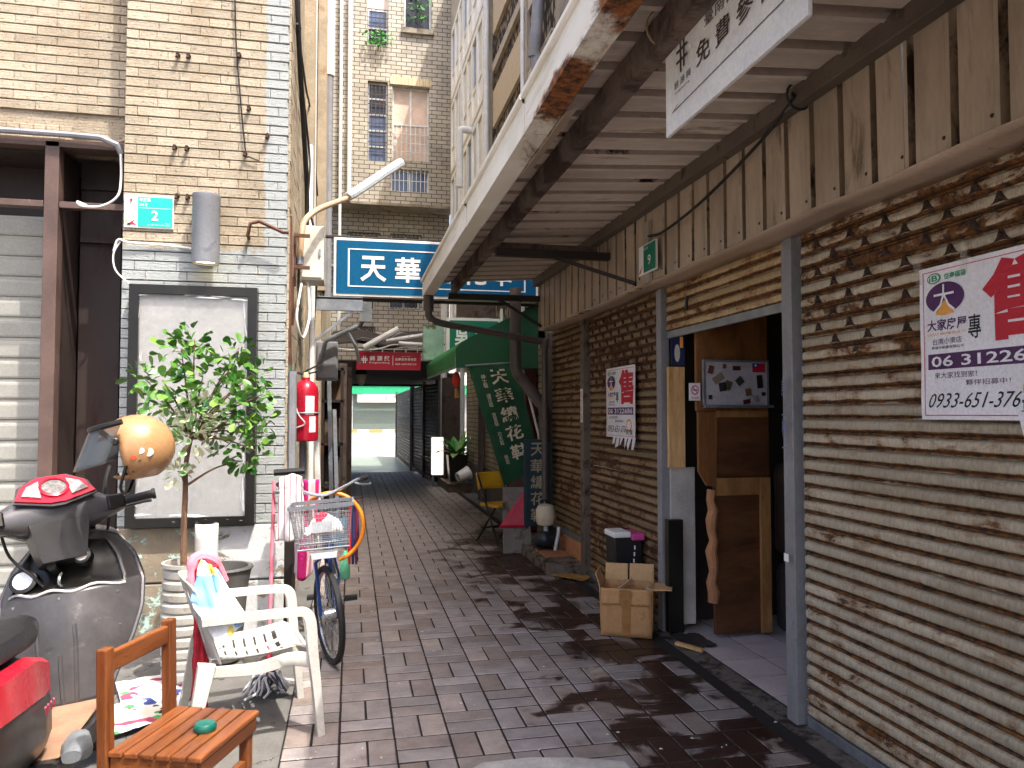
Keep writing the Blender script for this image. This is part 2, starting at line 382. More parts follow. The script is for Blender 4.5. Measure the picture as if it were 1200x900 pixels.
# ------------------------------------------------------------------ ground
mb = MB(); mb.add([(-150, -150, -.02), (150, -150, -.02), (150, 27, -.02), (-150, 27, -.02)], [(0, 1, 2, 3)])
struct(mb, 'ground', M_conc)
mb = MB(); mb.add([(-150, 27, -.02), (150, 27, -.02), (150, 50, .30), (-150, 50, .30), (150, 190, .30), (-150, 190, .30)], [(0, 1, 2, 3), (3, 2, 4, 5)])
struct(mb, 'street', M_asph)
pave = struct(MB().box(-.30, 2.12, -1.2, 20.1, -.10, -.0035), 'alley_paving', M_mort)
mod = .2585; bw = mod/2
def brick_me(name, lx, ly):
    a, b = lx/2-.0042, ly/2-.0062; c = .0045; h = .05; mb = MB()
    r = lambda a, b, z: [(-a, -b, z), (a, -b, z), (a, b, z), (-a, b, z)]
    mb.loft([r(a, b, -h), r(a, b, -c), r(a-c, b-c, 0)]); return mb.mesh(name, M_pav)
bk_v = brick_me('paving_brick_a', bw, mod); bk_h = brick_me('paving_brick_b', mod, bw)
cells = []
for i in range(-1, 10):
    for j in range(-5, 80):
        x0 = -.298+i*mod; y0 = -.2+j*mod
        if x0 < -.31 or x0 > 2.0 or y0 > 19.85 or y0 < -1.1: continue
        wx = min(mod, 2.115-x0)
        for k in (0, 1):
            if (i+j) % 2: cells.append((x0+bw*(k+.5), y0+bw, 0))
            else: cells.append((x0+bw, y0+bw*(k+.5), 1))
def seen(c):
    v = Vector((c[0], c[1], 0))-Vector((0, 0, 1.55)); w = v.dot(F_)
    if w < .5: return None
    px = 600+880*v.dot(R_)/w; py = 450-880*v.dot(U_)/w
    return w if (-40 < px < 1240 and py < 945) else None
vis = sorted([(seen(c), c) for c in cells if seen(c)], key=lambda t: t[0]); near = set(c for w, c in vis[:300])
rb = random.Random(3); far = MB()
for c in cells:
    if c[0] > 2.11: continue
    dz = rb.uniform(-.0012, .0016); M = T(c[0], c[1], dz) @ RZ(rb.uniform(-.6, .6)) @ RX(rb.uniform(-.22, .22)) @ RY(rb.uniform(-.25, .25))
    me = bk_h if c[2] else bk_v
    if c in near: link('brick', me, pave, M)
    else: far.add([M @ v.co for v in me.vertices], [tuple(p.vertices) for p in me.polygons])
tag(part(far, 'paving_bricks', M_pav, pave), kind='stuff')
# pale concrete patch and edge strip by the shops
kerb = struct(MB().box(2.122, 2.262, -1.2, 8.6, -.05, -.002), 'edge_strip', mat('edge strip concrete', '#6a625c', .85, var=.3, bump=.6, dirt=('#241a15', .45, .6, 5)))
po = [(.50, 3.26), (.58, 3.33), (.80, 3.335), (1.0, 3.29), (1.20, 3.21), (1.2, 3.1), (.8, 3.0), (.5, 3.1)]
struct(MB().prism(po, T(0, 0, -.005), .014), 'concrete_patch', mat('patch concrete', '#b0aca6', .9, var=.2, bump=.5), bev=.003)
tfl = struct(MB().box(2.266, 4.4, 3.2, 5.4, -.06, .0), 'doorway_floor', M_mort)
tm = MB().box(-.1445, .1445, -.1445, .1445, -.01, .004).mesh('floor_tile', mat('pale floor tile', '#b9aeb0', .45, var=.1, rnd=.06, dirt=('#6f625c', .6, .75, 7)))
for i in range(7):
    for j in range(7): link('floor_tile', tm, tfl, T(2.266+.15+i*.3, 3.32+j*.3, 0))

# ------------------------------------------------------------------ left building: tiled pier, wall over the shop, alley side
lb = thing('tiled_building', 'beige split-tile building on the left with white-painted lower pier', 'building', (-1, 5.8, 0))
part(MB().box(-1.555, -.46, 5.625, 6.4, 0, 5.6), 'pier', M_tile, lb)
part(MB().box(-7, -1.56, 5.86, 6.6, 3.46, 5.6), 'upper_wall', M_tile2, lb)
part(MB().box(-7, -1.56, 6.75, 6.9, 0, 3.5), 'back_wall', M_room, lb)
part(MB().box(-7, -1.0, 6.95, 17, 0, 5.5), 'rear_block', M_stuc, lb)
tr = random.Random(5)
def tile_me(w, h, nm='wall_tile'):
    a, b, c = w/2-.0022, h/2-.0029, .004
    r = lambda a, b, y: [(-a-.0016, y, -b), (a+.0016, y, -b), (a+.0016, y, b), (-a-.0016, y, b)]
    return MB().loft([r(a, b, .03), r(a, b, -.004), r(a-c, b-c*.7, -.010)])
H_ = .068; tmesh = {}
def tm_(w, m):
    k = (round(w, 3), m.name)
    if k not in tmesh: tmesh[k] = tile_me(w, H_).mesh('wall_tile', m)
    return tmesh[k]
z = .772; row = 0
while z < 4.66:
    x = -1.555; first = True; off = [0, .13, .06, .19][row % 4]
    while x < -.47:
        w = .272 if not first or off == 0 else off+.02
        first = False; w = min(w, -.458-x)
        if w > .03: wlink('wall_tile', tm_(w, M_tile), lb, T(x+w/2, 5.615+tr.uniform(-.002, .002), z+H_/2))
        x += w
    z += H_; row += 1
z = 3.58; row = 0
while z < 4.62:
    x = -2.62+[0, -.13][row % 2]
    if row == 0:
        for k in range(12):
            if -2.62+k*.085 < -1.95: wlink('wall_tile', tm_(.084, M_tile2), lb, T(-2.6+k*.085, 5.85+tr.uniform(-.002, .002), z-.03) @ Matrix.Scale(1.6, 4, (0, 0, 1)))
        z += .05
    else:
        while x < -1.57:
            w = min(.272, -1.565-x)
            if w > .03: wlink('wall_tile', tm_(w, M_tile2), lb, T(x+w/2, 5.85+tr.uniform(-.002, .002), z+H_/2))
            x += .272
    z += H_; row += 1
# broken render over the shop frame
def crumb(u, v): 
    p = Vector((-2.0+u*.44, 5.845-.05*math.sin(v*3.1)*(1-abs(u-.5))-.02*mnoise.noise((u*9, v*5, 1)), 3.44+v*(.10+.05*mnoise.noise((u*6, 0, 3)))))
    return p
part(MB().grid(crumb, 24, 6), 'broken_render', mat('broken render', '#8c7a68', .95, var=.35, vs=9, bump=1., bs=30), lb, smooth=True)
# stone base course of the pier
sm_ = lambda: M_peel
xs = [-1.56, -1.18, -.80, -.45]; 
for (z0, z1, cuts) in ((.385, .765, [-1.56, -1.02, -.44]), (.0, .38, [-1.56, -1.22, -.84, -.44])):
    for a, b in zip(cuts[:-1], cuts[1:]):
        part(MB().box(a+.004, b-.004, 5.575+tr.uniform(0, .008), 5.64, z0+.004, z1-.004), 'stone_block', M_peel, lb, bev=.008)
for (bx, bz) in ((-1.21, 4.08), (-1.14, 4.08), (-1.22, 3.42), (-1.14, 3.42), (-1.20, 3.075), (-1.13, 3.075), (-.80, 4.12), (-.73, 3.74), (-.60, 3.55), (-.75, 3.41)):
    part(MB().tube([(bx, 5.62, bz), (bx, 5.56, bz-.005)], .013, 7).tube([(bx, 5.575, bz), (bx-.005, 5.565, bz-.03)], .012, 6), 'bolt', mat('bolt rust', '#3a1c10', .8, var=.4, vs=20), lb)
# alley side: tile courses near the corner, stucco and brick strips beyond
side = MB(); z = .05; row = 0
while z < 4.9:
    y = 5.62+[0, -.12, -.05][row % 3]
    while y < 7.4:
        y0 = max(y, 5.625); y1 = min(y+.268, 7.4)
        if y1-y0 > .02:
            d = tr.uniform(-.002, .003); side.box(-.462, -.446+d, y0, y1-.004, z+.002, z+H_-.002)
        y += .272
    z += H_; row += 1
tag(part(side, 'side_tiles', M_tile2, lb), kind='stuff')
aw = thing('alley_side_wall', 'tall tan stucco and brick wall running back along the left of the alley', 'wall', (-.6, 9, 0))
part(MB().box(-.9, -.462, 6.4, 7.4, 0, 6.3), 'wall_panel', M_stuc, aw)
part(MB().box(-.9, -.43, 7.4, 9.0, 0, 7.0), 'wall_panel', M_stuc, aw)
part(MB().box(-.9, -.50, 9.0, 10.4, 0, 7.9), 'wall_panel', mat_brickfar('alley brick', '#b8a98c', '#cbbd9d', '#6f6250', .2, .07), aw)
part(MB().box(-.9, -.40, 10.4, 12.6, 0, 9.3), 'wall_panel', M_stuc, aw)
part(MB().box(-.9, -.46, 12.6, 17.4, 2.6, 11), 'wall_panel', bpy.data.materials['alley brick'], aw)
part(MB().box(-.47, -.35, 10.36, 10.62, 3.2, 9.2), 'pilaster', M_stuc, aw); part(MB().box(-.47, -.36, 7.36, 7.55, 3.3, 6.9), 'pilaster', M_stuc, aw)

# ------------------------------------------------------------------ shop front left of the pier
sf = thing('storefront', 'dark brown steel shop frame beside the tiled pier, boxed in at the top', 'shop front', (-2.2, 6, 0))
part(MB().box(-2.085, -1.995, 5.70, 5.80, 0, 3.44), 'post', M_brown2, sf, bev=.004)
part(MB().box(-7, -2.09, 5.705, 5.78, 2.975, 3.02).box(-1.99, -1.56, 5.705, 5.78, 2.975, 3.02), 'crossbar', M_brown2, sf, bev=.003)
part(MB().box(-7, -1.56, 5.70, 5.86, 3.40, 3.455), 'head_beam', M_brown2, sf, bev=.003)
part(MB().box(-1.985, -1.555, 6.12, 6.15, 0, 3.44), 'side_panel', M_brown, sf)
part(MB().box(-1.75, -1.70, 6.10, 6.12, 0, 2.95).box(-1.98, -1.56, 6.09, 6.12, 2.82, 2.86).box(-1.98, -1.56, 6.09, 6.12, 3.22, 3.25), 'panel_batten', M_brown, sf)
part(MB().box(-2.06, -2.005, 5.80, 6.15, 0, 3.4), 'side_panel', M_brown, sf)
part(MB().box(-7, -2.06, 6.20, 6.23, 2.6, 3.4), 'fascia_panel', M_brown, sf)
part(MB().box(-7, -2.06, 5.80, 6.2, 3.38, 3.40), 'soffit', M_brown, sf)
part(MB().tube([(-7, 5.66, 3.475), (-1.9, 5.66, 3.475), (-1.72, 5.66, 3.47), (-1.62, 5.67, 3.43), (-1.60, 5.70, 3.38)], .022, 8), 'conduit', M_pvc, sf, smooth=True)
part(MB().tube(curve([(-1.60, 5.69, 3.38), (-1.585, 5.66, 3.2), (-1.60, 5.64, 3.06), (-1.70, 5.64, 2.985), (-1.82, 5.65, 2.98), (-1.86, 5.66, 3.01), (-1.80, 5.66, 2.985)]), .009, 6), 'cable', M_pvcw, sf, smooth=True)
rs = thing('roller_shutter', 'clean off-white roller shutter behind the brown shop frame', 'shutter', (-3, 6.3, 0))
sp = [(0, 0), (-.012, .006), (-.016, .02), (-.016, .105), (-.012, .12), (-.004, .126), (-.004, .150)]
slm = MB().loft([[(x, d, zz) for d, zz in sp] for x in (-7, -2.06)], cap=False, closed=False).mesh('slat', mat('cream shutter', '#98978f', .45, var=.06, rnd=.03, dirt=('#a59f90', .62, .8, 5)))
for k in range(20): link('slat', slm, rs, T(3, -.18, k*.15))

# ------------------------------------------------------------------ right-hand shops: posts, rooms, upper storeys
XW = 2.22
rw = thing('shop_row_building', 'old shop building along the right side of the alley', 'building', (2.6, 4, 0))
M_conw = mat('grimy plaster', '#8f8678', .9, var=.25, bump=.5, dirt=('#4f453b', .5, .7, 3))
part(MB().box(2.30, 8, -4, 2.5, 2.47, 6.0), 'upper_wall', M_conw, rw); part(MB().box(2.30, 8, 2.5, 8.3, 2.47, 8.2), 'upper_wall', M_conw, rw)  # second wall made taller, out of view, to keep sun off the paving
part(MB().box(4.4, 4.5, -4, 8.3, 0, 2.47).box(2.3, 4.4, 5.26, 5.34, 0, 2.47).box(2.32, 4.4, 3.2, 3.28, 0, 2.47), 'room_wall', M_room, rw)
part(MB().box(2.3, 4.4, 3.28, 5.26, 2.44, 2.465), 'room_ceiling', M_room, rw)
part(MB().box(2.25, 2.5, 8.28, 8.6, 0, 6.0), 'end_wall', M_conw, rw)
def post(y0, y1, x0, x1, m, z1=2.452):
    part(MB().box(x0, x1, y0, y1, -.005, z1), 'post', m, rw, bev=.004)
post(3.415, 3.505, 2.185, 2.25, M_galp); post(5.06, 5.145, 2.185, 2.25, M_galp)
post(6.84, 6.95, 2.165, 2.27, mat('brown grey post', '#6f6459', .55, .1, var=.2, dirt=('#3c2417', .5, .65, 6)))
post(8.20, 8.28, 2.18, 2.27, M_pvcd)
# ------------------------------------------------------------------ roller shutters on the right
PITCH = .0675
prof = [(.003, -.002), (-.005, .001), (-.013, .007), (-.016, .015), (-.017, .027), (-.016, .039), (-.013, .046), (-.004, .0505), (.003, .0525), (-.006, .055), (-.008, .059), (-.006, .063), (.003, .0665)]
def slat_me(L, m):
    n = max(2, int(L/.35)); ys = [L*i/n for i in range(n+1)]
    return MB().loft([[(d, y, zz) for d, zz in prof] for y in ys], cap=False, closed=False).mesh('slat', m, True, 60)
def scoop_me(w, m):
    """punched vent: small hood standing proud of a slat, dark mouth below"""
    n = 8; rings = []
    for k, (s, d, zz) in enumerate(((1., -.001, 0), (.72, -.009, .006), (.42, -.014, .022), (.18, -.008, .040))):
        rings.append([(d*math.sin(math.pi*(j/n))-.001, w*s*(j/n-.5), zz-.008*abs(j/n-.5)) for j in range(n+1)])
    return MB().loft(rings, cap=False, closed=False).mesh('vent_scoop', m, True, 80)
M_scoop = mat('vent rust', '#3b2415', .8, var=.4, vs=30, dirt=('#120a06', .5, .6, 40))
def shutter(label, y0, y1, m, rows, z0=.05, vents=(), vw=.085, step=.235, botm=None, tilt=0., rz=1.):
    s = thing('roller_shutter', label, 'shutter', (XW+.02, y0, z0), group='rusty shutters along the right'); me = slat_me(y1-y0, m); sc = scoop_me(vw, M_scoop); r = random.Random(int(y0*10))
    for k in range(rows):
        o = link('slat', me, s, T(r.uniform(-.003, .003), 0, k*PITCH) @ RX(r.uniform(-.06, .06)+tilt) @ RY(r.uniform(-3, 3)))
        if k in vents:
            y = .06+(.5*step if k % 2 else 0)
            while y < y1-y0-.05: link('vent_scoop', sc, o, T(-.0165, y+r.uniform(-.006, .006), .012)); y += step
    lpart(MB().box(-.016, .006, 0, y1-y0, -.05, 0), 'bottom_rail', botm or M_gal, s, bev=.003)
    return s
M_sh1 = mat_shutter('near shutter rust', '#b3a58d', '#80501f', PITCH, .60, .72, .42, '#26150a', '#cfc4ae', up=.05)
M_sh2 = mat_shutter('brown shutter', '#8c7759', '#70441f', PITCH, .54, .70, .42, '#22130a', '#9f8a6a', up=.05)
M_sh3 = mat_shutter('tan shutter', '#b89e76', '#86521f', PITCH, .62, .76, .42, '#2c190b', '#c8b088', up=0.)
shutter('widest rust-streaked roller shutter, nearest the camera, carrying the large for-sale poster', .6, 3.39, M_sh1, 36, vents=range(27, 35))
shutter('brown rusty shutter between two posts, with the small for-sale poster', 5.152, 6.838, M_sh2, 36, vents=range(26, 35), vw=.07, step=.20)
shutter('narrow dark brown shutter beside the vertical navy sign', 6.952, 8.198, M_sh2, 32, z0=.33, vents=())
s = shutter('half-raised tan shutter hanging over the open doorway', 3.51, 5.052, M_sh3, 6, z0=2.135)
part(MB().tube([(2.185, 4.62, 2.33), (2.183, 4.63, 2.24)], .012, 6), 'pull_strap', M_blk, s)
# torn step tiles under the narrow shutter
part(MB().box(2.205, 2.25, 6.97, 7.85, .0, .27), 'sill_block', mat('orange brick sill', '#b98058', .85, var=.2, bump=.4, dirt=('#3a2a20', .55, .65, 5)), rw, bev=.004)

# ------------------------------------------------------------------ corrugated siding above the shutters
sd = thing('metal_siding', 'dirty cream ribbed metal siding above the shutters', 'cladding', (2.0, 4, 2.45))
M_sid = mat('grimy cream siding', '#b3a08b', .5, .1, var=.22, vs=3, rnd=.06, dirt=('#4b2f18', .57, .72, 5), st=(1, 1, .25), bump=.15)
M_sof = mat('pale flashing', '#c2ad98', .45, .1, var=.12, vs=4, dirt=('#5b3419', .66, .76, 4))
M_rib = mat('shade and rust rib', '#8d7760', .7, .1, var=.25, vs=4, dirt=('#2f1c10', .50, .64, 6), st=(1, 1, .5))  # darker base paints the shade inside the siding ribs; rust and dirt on top
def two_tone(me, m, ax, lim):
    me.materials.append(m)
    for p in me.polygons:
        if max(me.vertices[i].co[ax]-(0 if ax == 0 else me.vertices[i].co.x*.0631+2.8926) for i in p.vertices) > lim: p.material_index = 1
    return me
pr = [(-.003, 0), (0, .05), (-.002, .09), (0, .145), (.046, .150), (.048, .178), (.002, .184), (-.006, .194), (-.003, .20)]
def siding_me(w):
    n = int(round(w/.2)); line = []
    for k in range(n):
        for d, yy in pr[:-1]: line.append((d, k*.2+yy))
    line.append((0, n*.2))
    me = MB().loft([[(d, yy, zz) for d, yy in line] for zz in (0, .24, .50)], cap=False, closed=False).mesh('siding_panel', M_sid)
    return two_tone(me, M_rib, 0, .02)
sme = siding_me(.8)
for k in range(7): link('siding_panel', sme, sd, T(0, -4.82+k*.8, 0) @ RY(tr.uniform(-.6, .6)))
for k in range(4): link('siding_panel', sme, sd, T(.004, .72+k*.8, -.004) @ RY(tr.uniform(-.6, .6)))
part(MB().box(1.972, 1.998, 4.76, 4.86, 2.44, 2.86), 'cover_strip', mat('cover strip', '#a5978a', .5, var=.15, dirt=('#5b3419', .6, .7, 9)), sd)
def wav(u, v): return Vector((1.985+.24*v, .4+u*7.5, 2.452+.006*math.sin(u*41)+.012*mnoise.noise((u*14, v, 2))*(1-v)-.006*(1-v)))
part(MB().grid(wav, 70, 3), 'soffit_flashing', M_sof, sd, smooth=True, solid=.004)
rs_ = random.Random(2)
for k in range(26):
    y = .9+k*.2+.09
    part(MB().lathe([(.008, 0), (.006, .004), (.0, .005)], 8, T(1.998, y, 2.50) @ RY(-90)), 'screw', M_blk, sd) if y < 7.8 else None
part(MB().box(1.93, 1.995, -3, 7.92, 2.925, 3.015), 'wall_angle', mat('wall angle', '#64584d', .55, .1, var=.25, dirt=('#3b2417', .55, .7, 5)), sd, bev=.004)
part(MB().tube(curve([(1.955, 4.72, 2.74), (1.93, 4.4, 2.70), (1.95, 3.9, 2.76), (1.945, 3.3, 2.87), (1.93, 3.0, 2.95), (1.91, 2.95, 2.97)], 10), .009, 6), 'cable', M_cable, sd, smooth=True)
part(MB().torus(.062, .006, T(1.955, 2.97, 2.97) @ RX(90), 16, 5), 'wire_tie', M_cable, sd)

# ------------------------------------------------------------------ canopy
cp = thing('metal_canopy', 'rusty corrugated metal canopy with white gutter sheltering the shutters', 'canopy', (1.4, 4, 2.8))
M_roof = mat('underside of roof sheet', '#d6c9bd', .45, .1, var=.14, vs=2.5, rnd=.08, dirt=('#7d6552', .58, .74, 2.5), st=(.4, 2, 1))
def roof_me(w):
    n = int(round(w/.25)); line = []
    for k in range(n):
        for yy, d in ((0, 0), (.07, .003), (.140, -.004), (.150, .055), (.205, .058), (.215, -.004), (.233, -.010)): line.append((k*.25+yy, d))
    line += [(n*.25, .003), (n*.25+.04, .004)]
    return MB().loft([[(x, yy, z0+d) for yy, d in line] for x, z0 in ((.752, 2.94), (1.3, 2.975), (2.02, 3.02))], cap=False, closed=False).mesh('roof_sheet', M_roof)
rme = two_tone(roof_me(.75), mat('shade and rust roof rib', '#b3a295', .6, .1, var=.2, vs=4, dirt=('#2a1a12', .58, .66, 4), st=(.5, 1, 1)), 2, .03)  # roof rib tone darkened to paint rib shade, with sparse rust patches
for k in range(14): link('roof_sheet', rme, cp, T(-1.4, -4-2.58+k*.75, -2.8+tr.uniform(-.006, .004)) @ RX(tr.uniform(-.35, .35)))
M_gut = G('white gutter rusting')
def _gut():
    g = M_gut; p = g.pos(); x, y, z = g.xyz(p)
    n1 = g.noise(g.pos((1, .5, 1)), 3.2, 9, .7, .4)
    band = g.ramp(y, 4.6, 3.4, -.22, .0)
    low = g.ramp(z, 2.90, 2.782, -.14, .13)
    f = g.ramp(g.math('ADD', g.math('ADD', n1, band), low), .57, .70)
    c = g.mix(g.ramp(g.noise(p, 2, 6, .6), .3, .7), C('#e6dfd0'), C('#f4efe4'))
    c = g.mix(g.math('MULTIPLY', g.ramp(g.noise(g.pos((1, .3, 3)), 4, 8, .7), .5, .75), .45), c, C('#9a8566'))
    rc = g.mix(g.ramp(g.noise(p, 22, 6, .7), .35, .65), C('#2c170d'), C('#9a5c28'))
    return g.done(g.mix(f, c, rc), g.ramp(f, 0, 1, .45, .85), 0., g.bump(n1, .3, .01))
_gut()
for a, b in ((-3, 3.17), (3.18, 4.86), (4.87, 7.93)):
    d = tr.uniform(-.003, .003)
    part(MB().loft([[(x+d, y, zz) for x, zz in ((.735, 2.78), (.735, 2.94), (.725, 2.955), (.715, 2.955), (.715, 2.935), (.722, 2.93), (.74, 2.93), (.845, 2.93), (.85, 2.79), (.84, 2.78))] for y in (a, b)]), 'gutter', M_gut.m, cp)
part(MB().add([(.852, 2.9, 2.778), (.90, 2.9, 2.80), (.90, 3.7, 2.80), (.852, 3.75, 2.778)], [(0, 1, 2, 3)]), 'loose_flashing', M_sof, cp, solid=.003)
part(MB().box(1.03, 1.04, -3, 7.9, 2.815, 2.93).box(1.04, 1.09, -3, 7.9, 2.815, 2.823).box(1.04, 1.09, -3, 7.9, 2.922, 2.93).box(1.082, 1.09, -3, 7.9, 2.823, 2.84), 'purlin', M_rustb, cp)
for y in (5.62, 7.86):
    part(MB().box(1.0 if y > 7 else 1.08, 1.99, y-.03, y+.03, 2.755, 2.815), 'cross_beam', M_dkst, cp, bev=.003)
    part(MB().bar((1.55, y-.01, 2.76), (2.0, y-.55 if y < 7 else y-.05, 2.48), .03, .03), 'brace', M_dkst, cp)
part(MB().box(1.1, 1.95, 5.78, 5.84, 2.82, 2.90), 'batten', M_rustb, cp)
# gutter outlet and downpipe
dp = thing('downpipe', 'dark grey rainwater pipe running from the gutter down beside the shutters', 'pipe', (2.1, 8.0, 0))
part(MB().tube([(.79, 7.84, 2.80), (.79, 7.86, 2.62)], .055, 12).tube(curve([(.79, 7.86, 2.66), (.80, 7.88, 2.57), (.88, 7.93, 2.52), (1.05, 7.98, 2.49), (1.3, 8.0, 2.455), (2.09, 8.02, 2.335)], 6), .038, 10), 'sloping_pipe', M_pvcd, dp, smooth=True)
part(MB().lathe([(.05, 0), (.05, .10)], 12, T(2.09, 8.02, 2.27)), 'elbow', M_pvcd, dp, smooth=True)
part(MB().tube([(2.09, 8.02, 2.33), (2.09, 8.02, .60)], .034, 10), 'upright_pipe', M_pvcd, dp, smooth=True)
part(MB().tube(curve([(.74, 7.9, 2.73), (.755, 7.9, 2.62), (.80, 7.9, 2.54), (.83, 7.9, 2.49)], 5), .012, 6), 'wire', M_pvcw, dp, smooth=True)
single(MB().tube([(1.80, 8.2, 2.95), (1.80, 8.2, 2.06), (1.83, 8.2, 1.98), (2.12, 8.2, 1.62), (2.14, 8.2, 1.55), (2.14, 8.2, .5)], .065, 12), 'drain_pipe', M_pvcd, 'thick dark drain pipe with an elbow behind the canopy end', 'pipe', smooth=True)
# ------------------------------------------------------------------ covered passage at the end of the alley
pg = thing('covered_passage', 'dark covered passage the alley runs into, open to the bright street', 'passage', (.8, 16, 0))
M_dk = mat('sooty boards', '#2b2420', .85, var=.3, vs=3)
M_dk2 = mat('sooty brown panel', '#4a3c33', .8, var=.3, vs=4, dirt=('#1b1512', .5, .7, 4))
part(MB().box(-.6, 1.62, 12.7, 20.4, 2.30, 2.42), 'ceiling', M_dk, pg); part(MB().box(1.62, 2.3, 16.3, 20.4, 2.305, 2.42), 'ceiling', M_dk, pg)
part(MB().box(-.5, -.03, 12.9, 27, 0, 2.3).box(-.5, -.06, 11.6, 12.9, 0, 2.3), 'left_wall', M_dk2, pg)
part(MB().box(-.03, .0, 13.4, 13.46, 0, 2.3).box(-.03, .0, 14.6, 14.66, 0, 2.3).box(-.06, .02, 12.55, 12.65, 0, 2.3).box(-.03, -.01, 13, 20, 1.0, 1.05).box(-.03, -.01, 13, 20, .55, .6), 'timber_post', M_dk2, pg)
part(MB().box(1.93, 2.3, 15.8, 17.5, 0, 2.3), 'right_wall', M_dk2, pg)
part(MB().box(1.62, 2.3, 20.2, 27, -.02, .10).box(1.75, 2.3, 17.2, 20.2, -.02, .09), 'sill', mat('passage sill', '#8d8680', .85, var=.2, bump=.3), pg)
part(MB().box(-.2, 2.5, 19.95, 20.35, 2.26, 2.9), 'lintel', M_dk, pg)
struct(MB().box(-.2, 2.3, 20.1, 27.0, -.2, -.004), 'passage_floor', mat('pale wet floor', '#8b968c', .35, var=.1, vs=1.2))
sp3 = [(0, 0), (-.02, .02), (-.022, .05), (-.004, .075), (-.004, .085)]
def dark_shutter(label, x0, y0, x1, y1, m, h=2.3):
    s = thing('roller_shutter', label, 'shutter', (x0, y0, .09), math.atan2(y1-y0, x1-x0)-math.pi/2, group='dark shutters in the passage'); L = math.hypot(x1-x0, y1-y0)
    me = MB().loft([[(d, y, zz) for d, zz in sp3] for y in (0, L)], cap=False, closed=False).mesh('slat', m)
    for k in range(int((h-.09)/.085)): link('slat', me, s, T(0, 0, k*.085))
    lpart(MB().box(-.05, .02, -.06, 0, -.09, h-.09), 'side_rail', M_pvcd, s); lpart(MB().box(-.05, .02, L, L+.06, -.09, h-.09), 'side_rail', M_pvcd, s)
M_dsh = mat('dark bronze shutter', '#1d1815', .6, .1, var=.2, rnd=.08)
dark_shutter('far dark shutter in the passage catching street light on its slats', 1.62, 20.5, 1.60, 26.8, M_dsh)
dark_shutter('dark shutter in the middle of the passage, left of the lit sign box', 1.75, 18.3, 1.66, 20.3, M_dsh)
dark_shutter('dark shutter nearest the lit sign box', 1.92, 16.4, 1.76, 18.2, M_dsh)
pl = thing('hanging_lantern', 'white glass lantern hanging at the left of the passage mouth', 'lantern', (.15, 13, 2.02))
part(MB().lathe([(.02, 2.02), (.06, 2.05), (.09, 2.20)], 14, T(.17, 13, 0)), 'globe', mat('lantern glass', '#cfc8bb', .3), pl, smooth=True)
part(MB().lathe([(.10, 2.20), (.10, 2.25), (.03, 2.30)], 14, T(.17, 13, 0)), 'cap', M_dk, pl, smooth=True)

# ------------------------------------------------------------------ across the street
os_ = thing('street_shop', 'pale shuttered shop across the street under a bright green sign band', 'shop', (3, 50, .3))
part(MB().box(-14, 22, 50.3, 60, .3, 9), 'wall', mat('far white wall', '#8f8f8b', .8), os_)
part(MB().box(-14, 22, 49.8, 50.25, 2.78, 3.4), 'sign_band', mat('far green band', '#189a68', .6), os_)
part(MB().box(-14, 22, 49.7, 50.2, 3.4, 4.1), 'upper_sign', mat('far white board', '#e8efe8', .5), os_)
fb = quadfn((-1, 49.69, 3.9), (8, 49.69, 3.9), (8, 49.69, 3.38), (-1, 49.69, 3.38), .01)
for k in range(9): shape(rectp(.06+k*.1, .13+k*.1, .15, .8), fb, mat('far green letters', '#1f9a6c', .5), os_, 'sign_letter')
part(MB().box(.4, 6, 49.6, 49.75, 2.25, 2.76), 'banner', mat_plaid('far banner', '#e9e0da', [('#b98a86', 1.2, .6), ('#8f8f9c', 1.6, .64)]), os_)
sh_ = part(MB().box(.2, 3.9, 50.2, 50.28, .5, 2.3), 'shutter', mat('far shutter', '#66726a', .5, var=.05), os_)
part(MB().box(-.25, .15, 50.15, 50.28, .45, 2.7).box(3.95, 4.3, 50.15, 50.28, .45, 2.7), 'pier', mat('far white pier', '#b8bab8', .6), os_)
kb = thing('striped_kerb', 'kerb across the street painted in pale yellow and white blocks', 'kerb', (2, 49.5, .3))
for k in range(26):
    part(MB().box(-6+k*.8, -6+k*.8+.78, 49.0, 49.5, .28, .50), 'kerb_block', mat('kerb yellow', '#a88d58', .8) if k % 2 else mat('kerb white', '#a9a8a2', .8), kb)

# ------------------------------------------------------------------ brick apartment block over the passage
ap = thing('apartment_block', 'pale brick apartment block closing the end of the alley above the passage', 'building', (1, 17.5, 3))
M_apt = mat_brickfar('pale apartment brick', '#a59f91', '#bbb4a6', '#544b3f', .24, .1)
M_alu = mat('aluminium frame', '#d6d6d2', .4, .2)
M_pane = mat('window pane', '#5e6f8e', .12, 0., var=.3, vs=1.5)
M_paneb = mat('papered pane', '#cfb7a4', .4, var=.2, vs=2)
M_pand = mat('dark pane', '#23242a', .15, var=.4, vs=2)
M_iron = mat('rusted iron bar', '#4a3a30', .7, var=.3)
holes = [(.31, .79, 10.15, 11.9, 0), (.33, .79, 7.4, 9.28, 1), (.90, 1.76, 7.46, 9.22, 2), (1.16, 1.80, 10.62, 12.0, 3), (.87, 1.76, 6.72, 7.25, 4)]
def wall_with_holes(x0, x1, z0, z1, y0, y1, hs, m, parent):
    xs = sorted(set([x0, x1]+[h[0] for h in hs]+[h[1] for h in hs])); zs = sorted(set([z0, z1]+[h[2] for h in hs]+[h[3] for h in hs])); mb = MB()
    for a, b in zip(xs[:-1], xs[1:]):
        for c, d in zip(zs[:-1], zs[1:]):
            if any(h[0] <= (a+b)/2 <= h[1] and h[2] <= (c+d)/2 <= h[3] for h in hs): continue
            mb.box(a, b, y0, y1, c, d)
    return part(mb, 'wall', m, parent)
wall_with_holes(-.5, 2.32, 6.42, 13, 17.5, 17.72, holes, M_apt, ap)
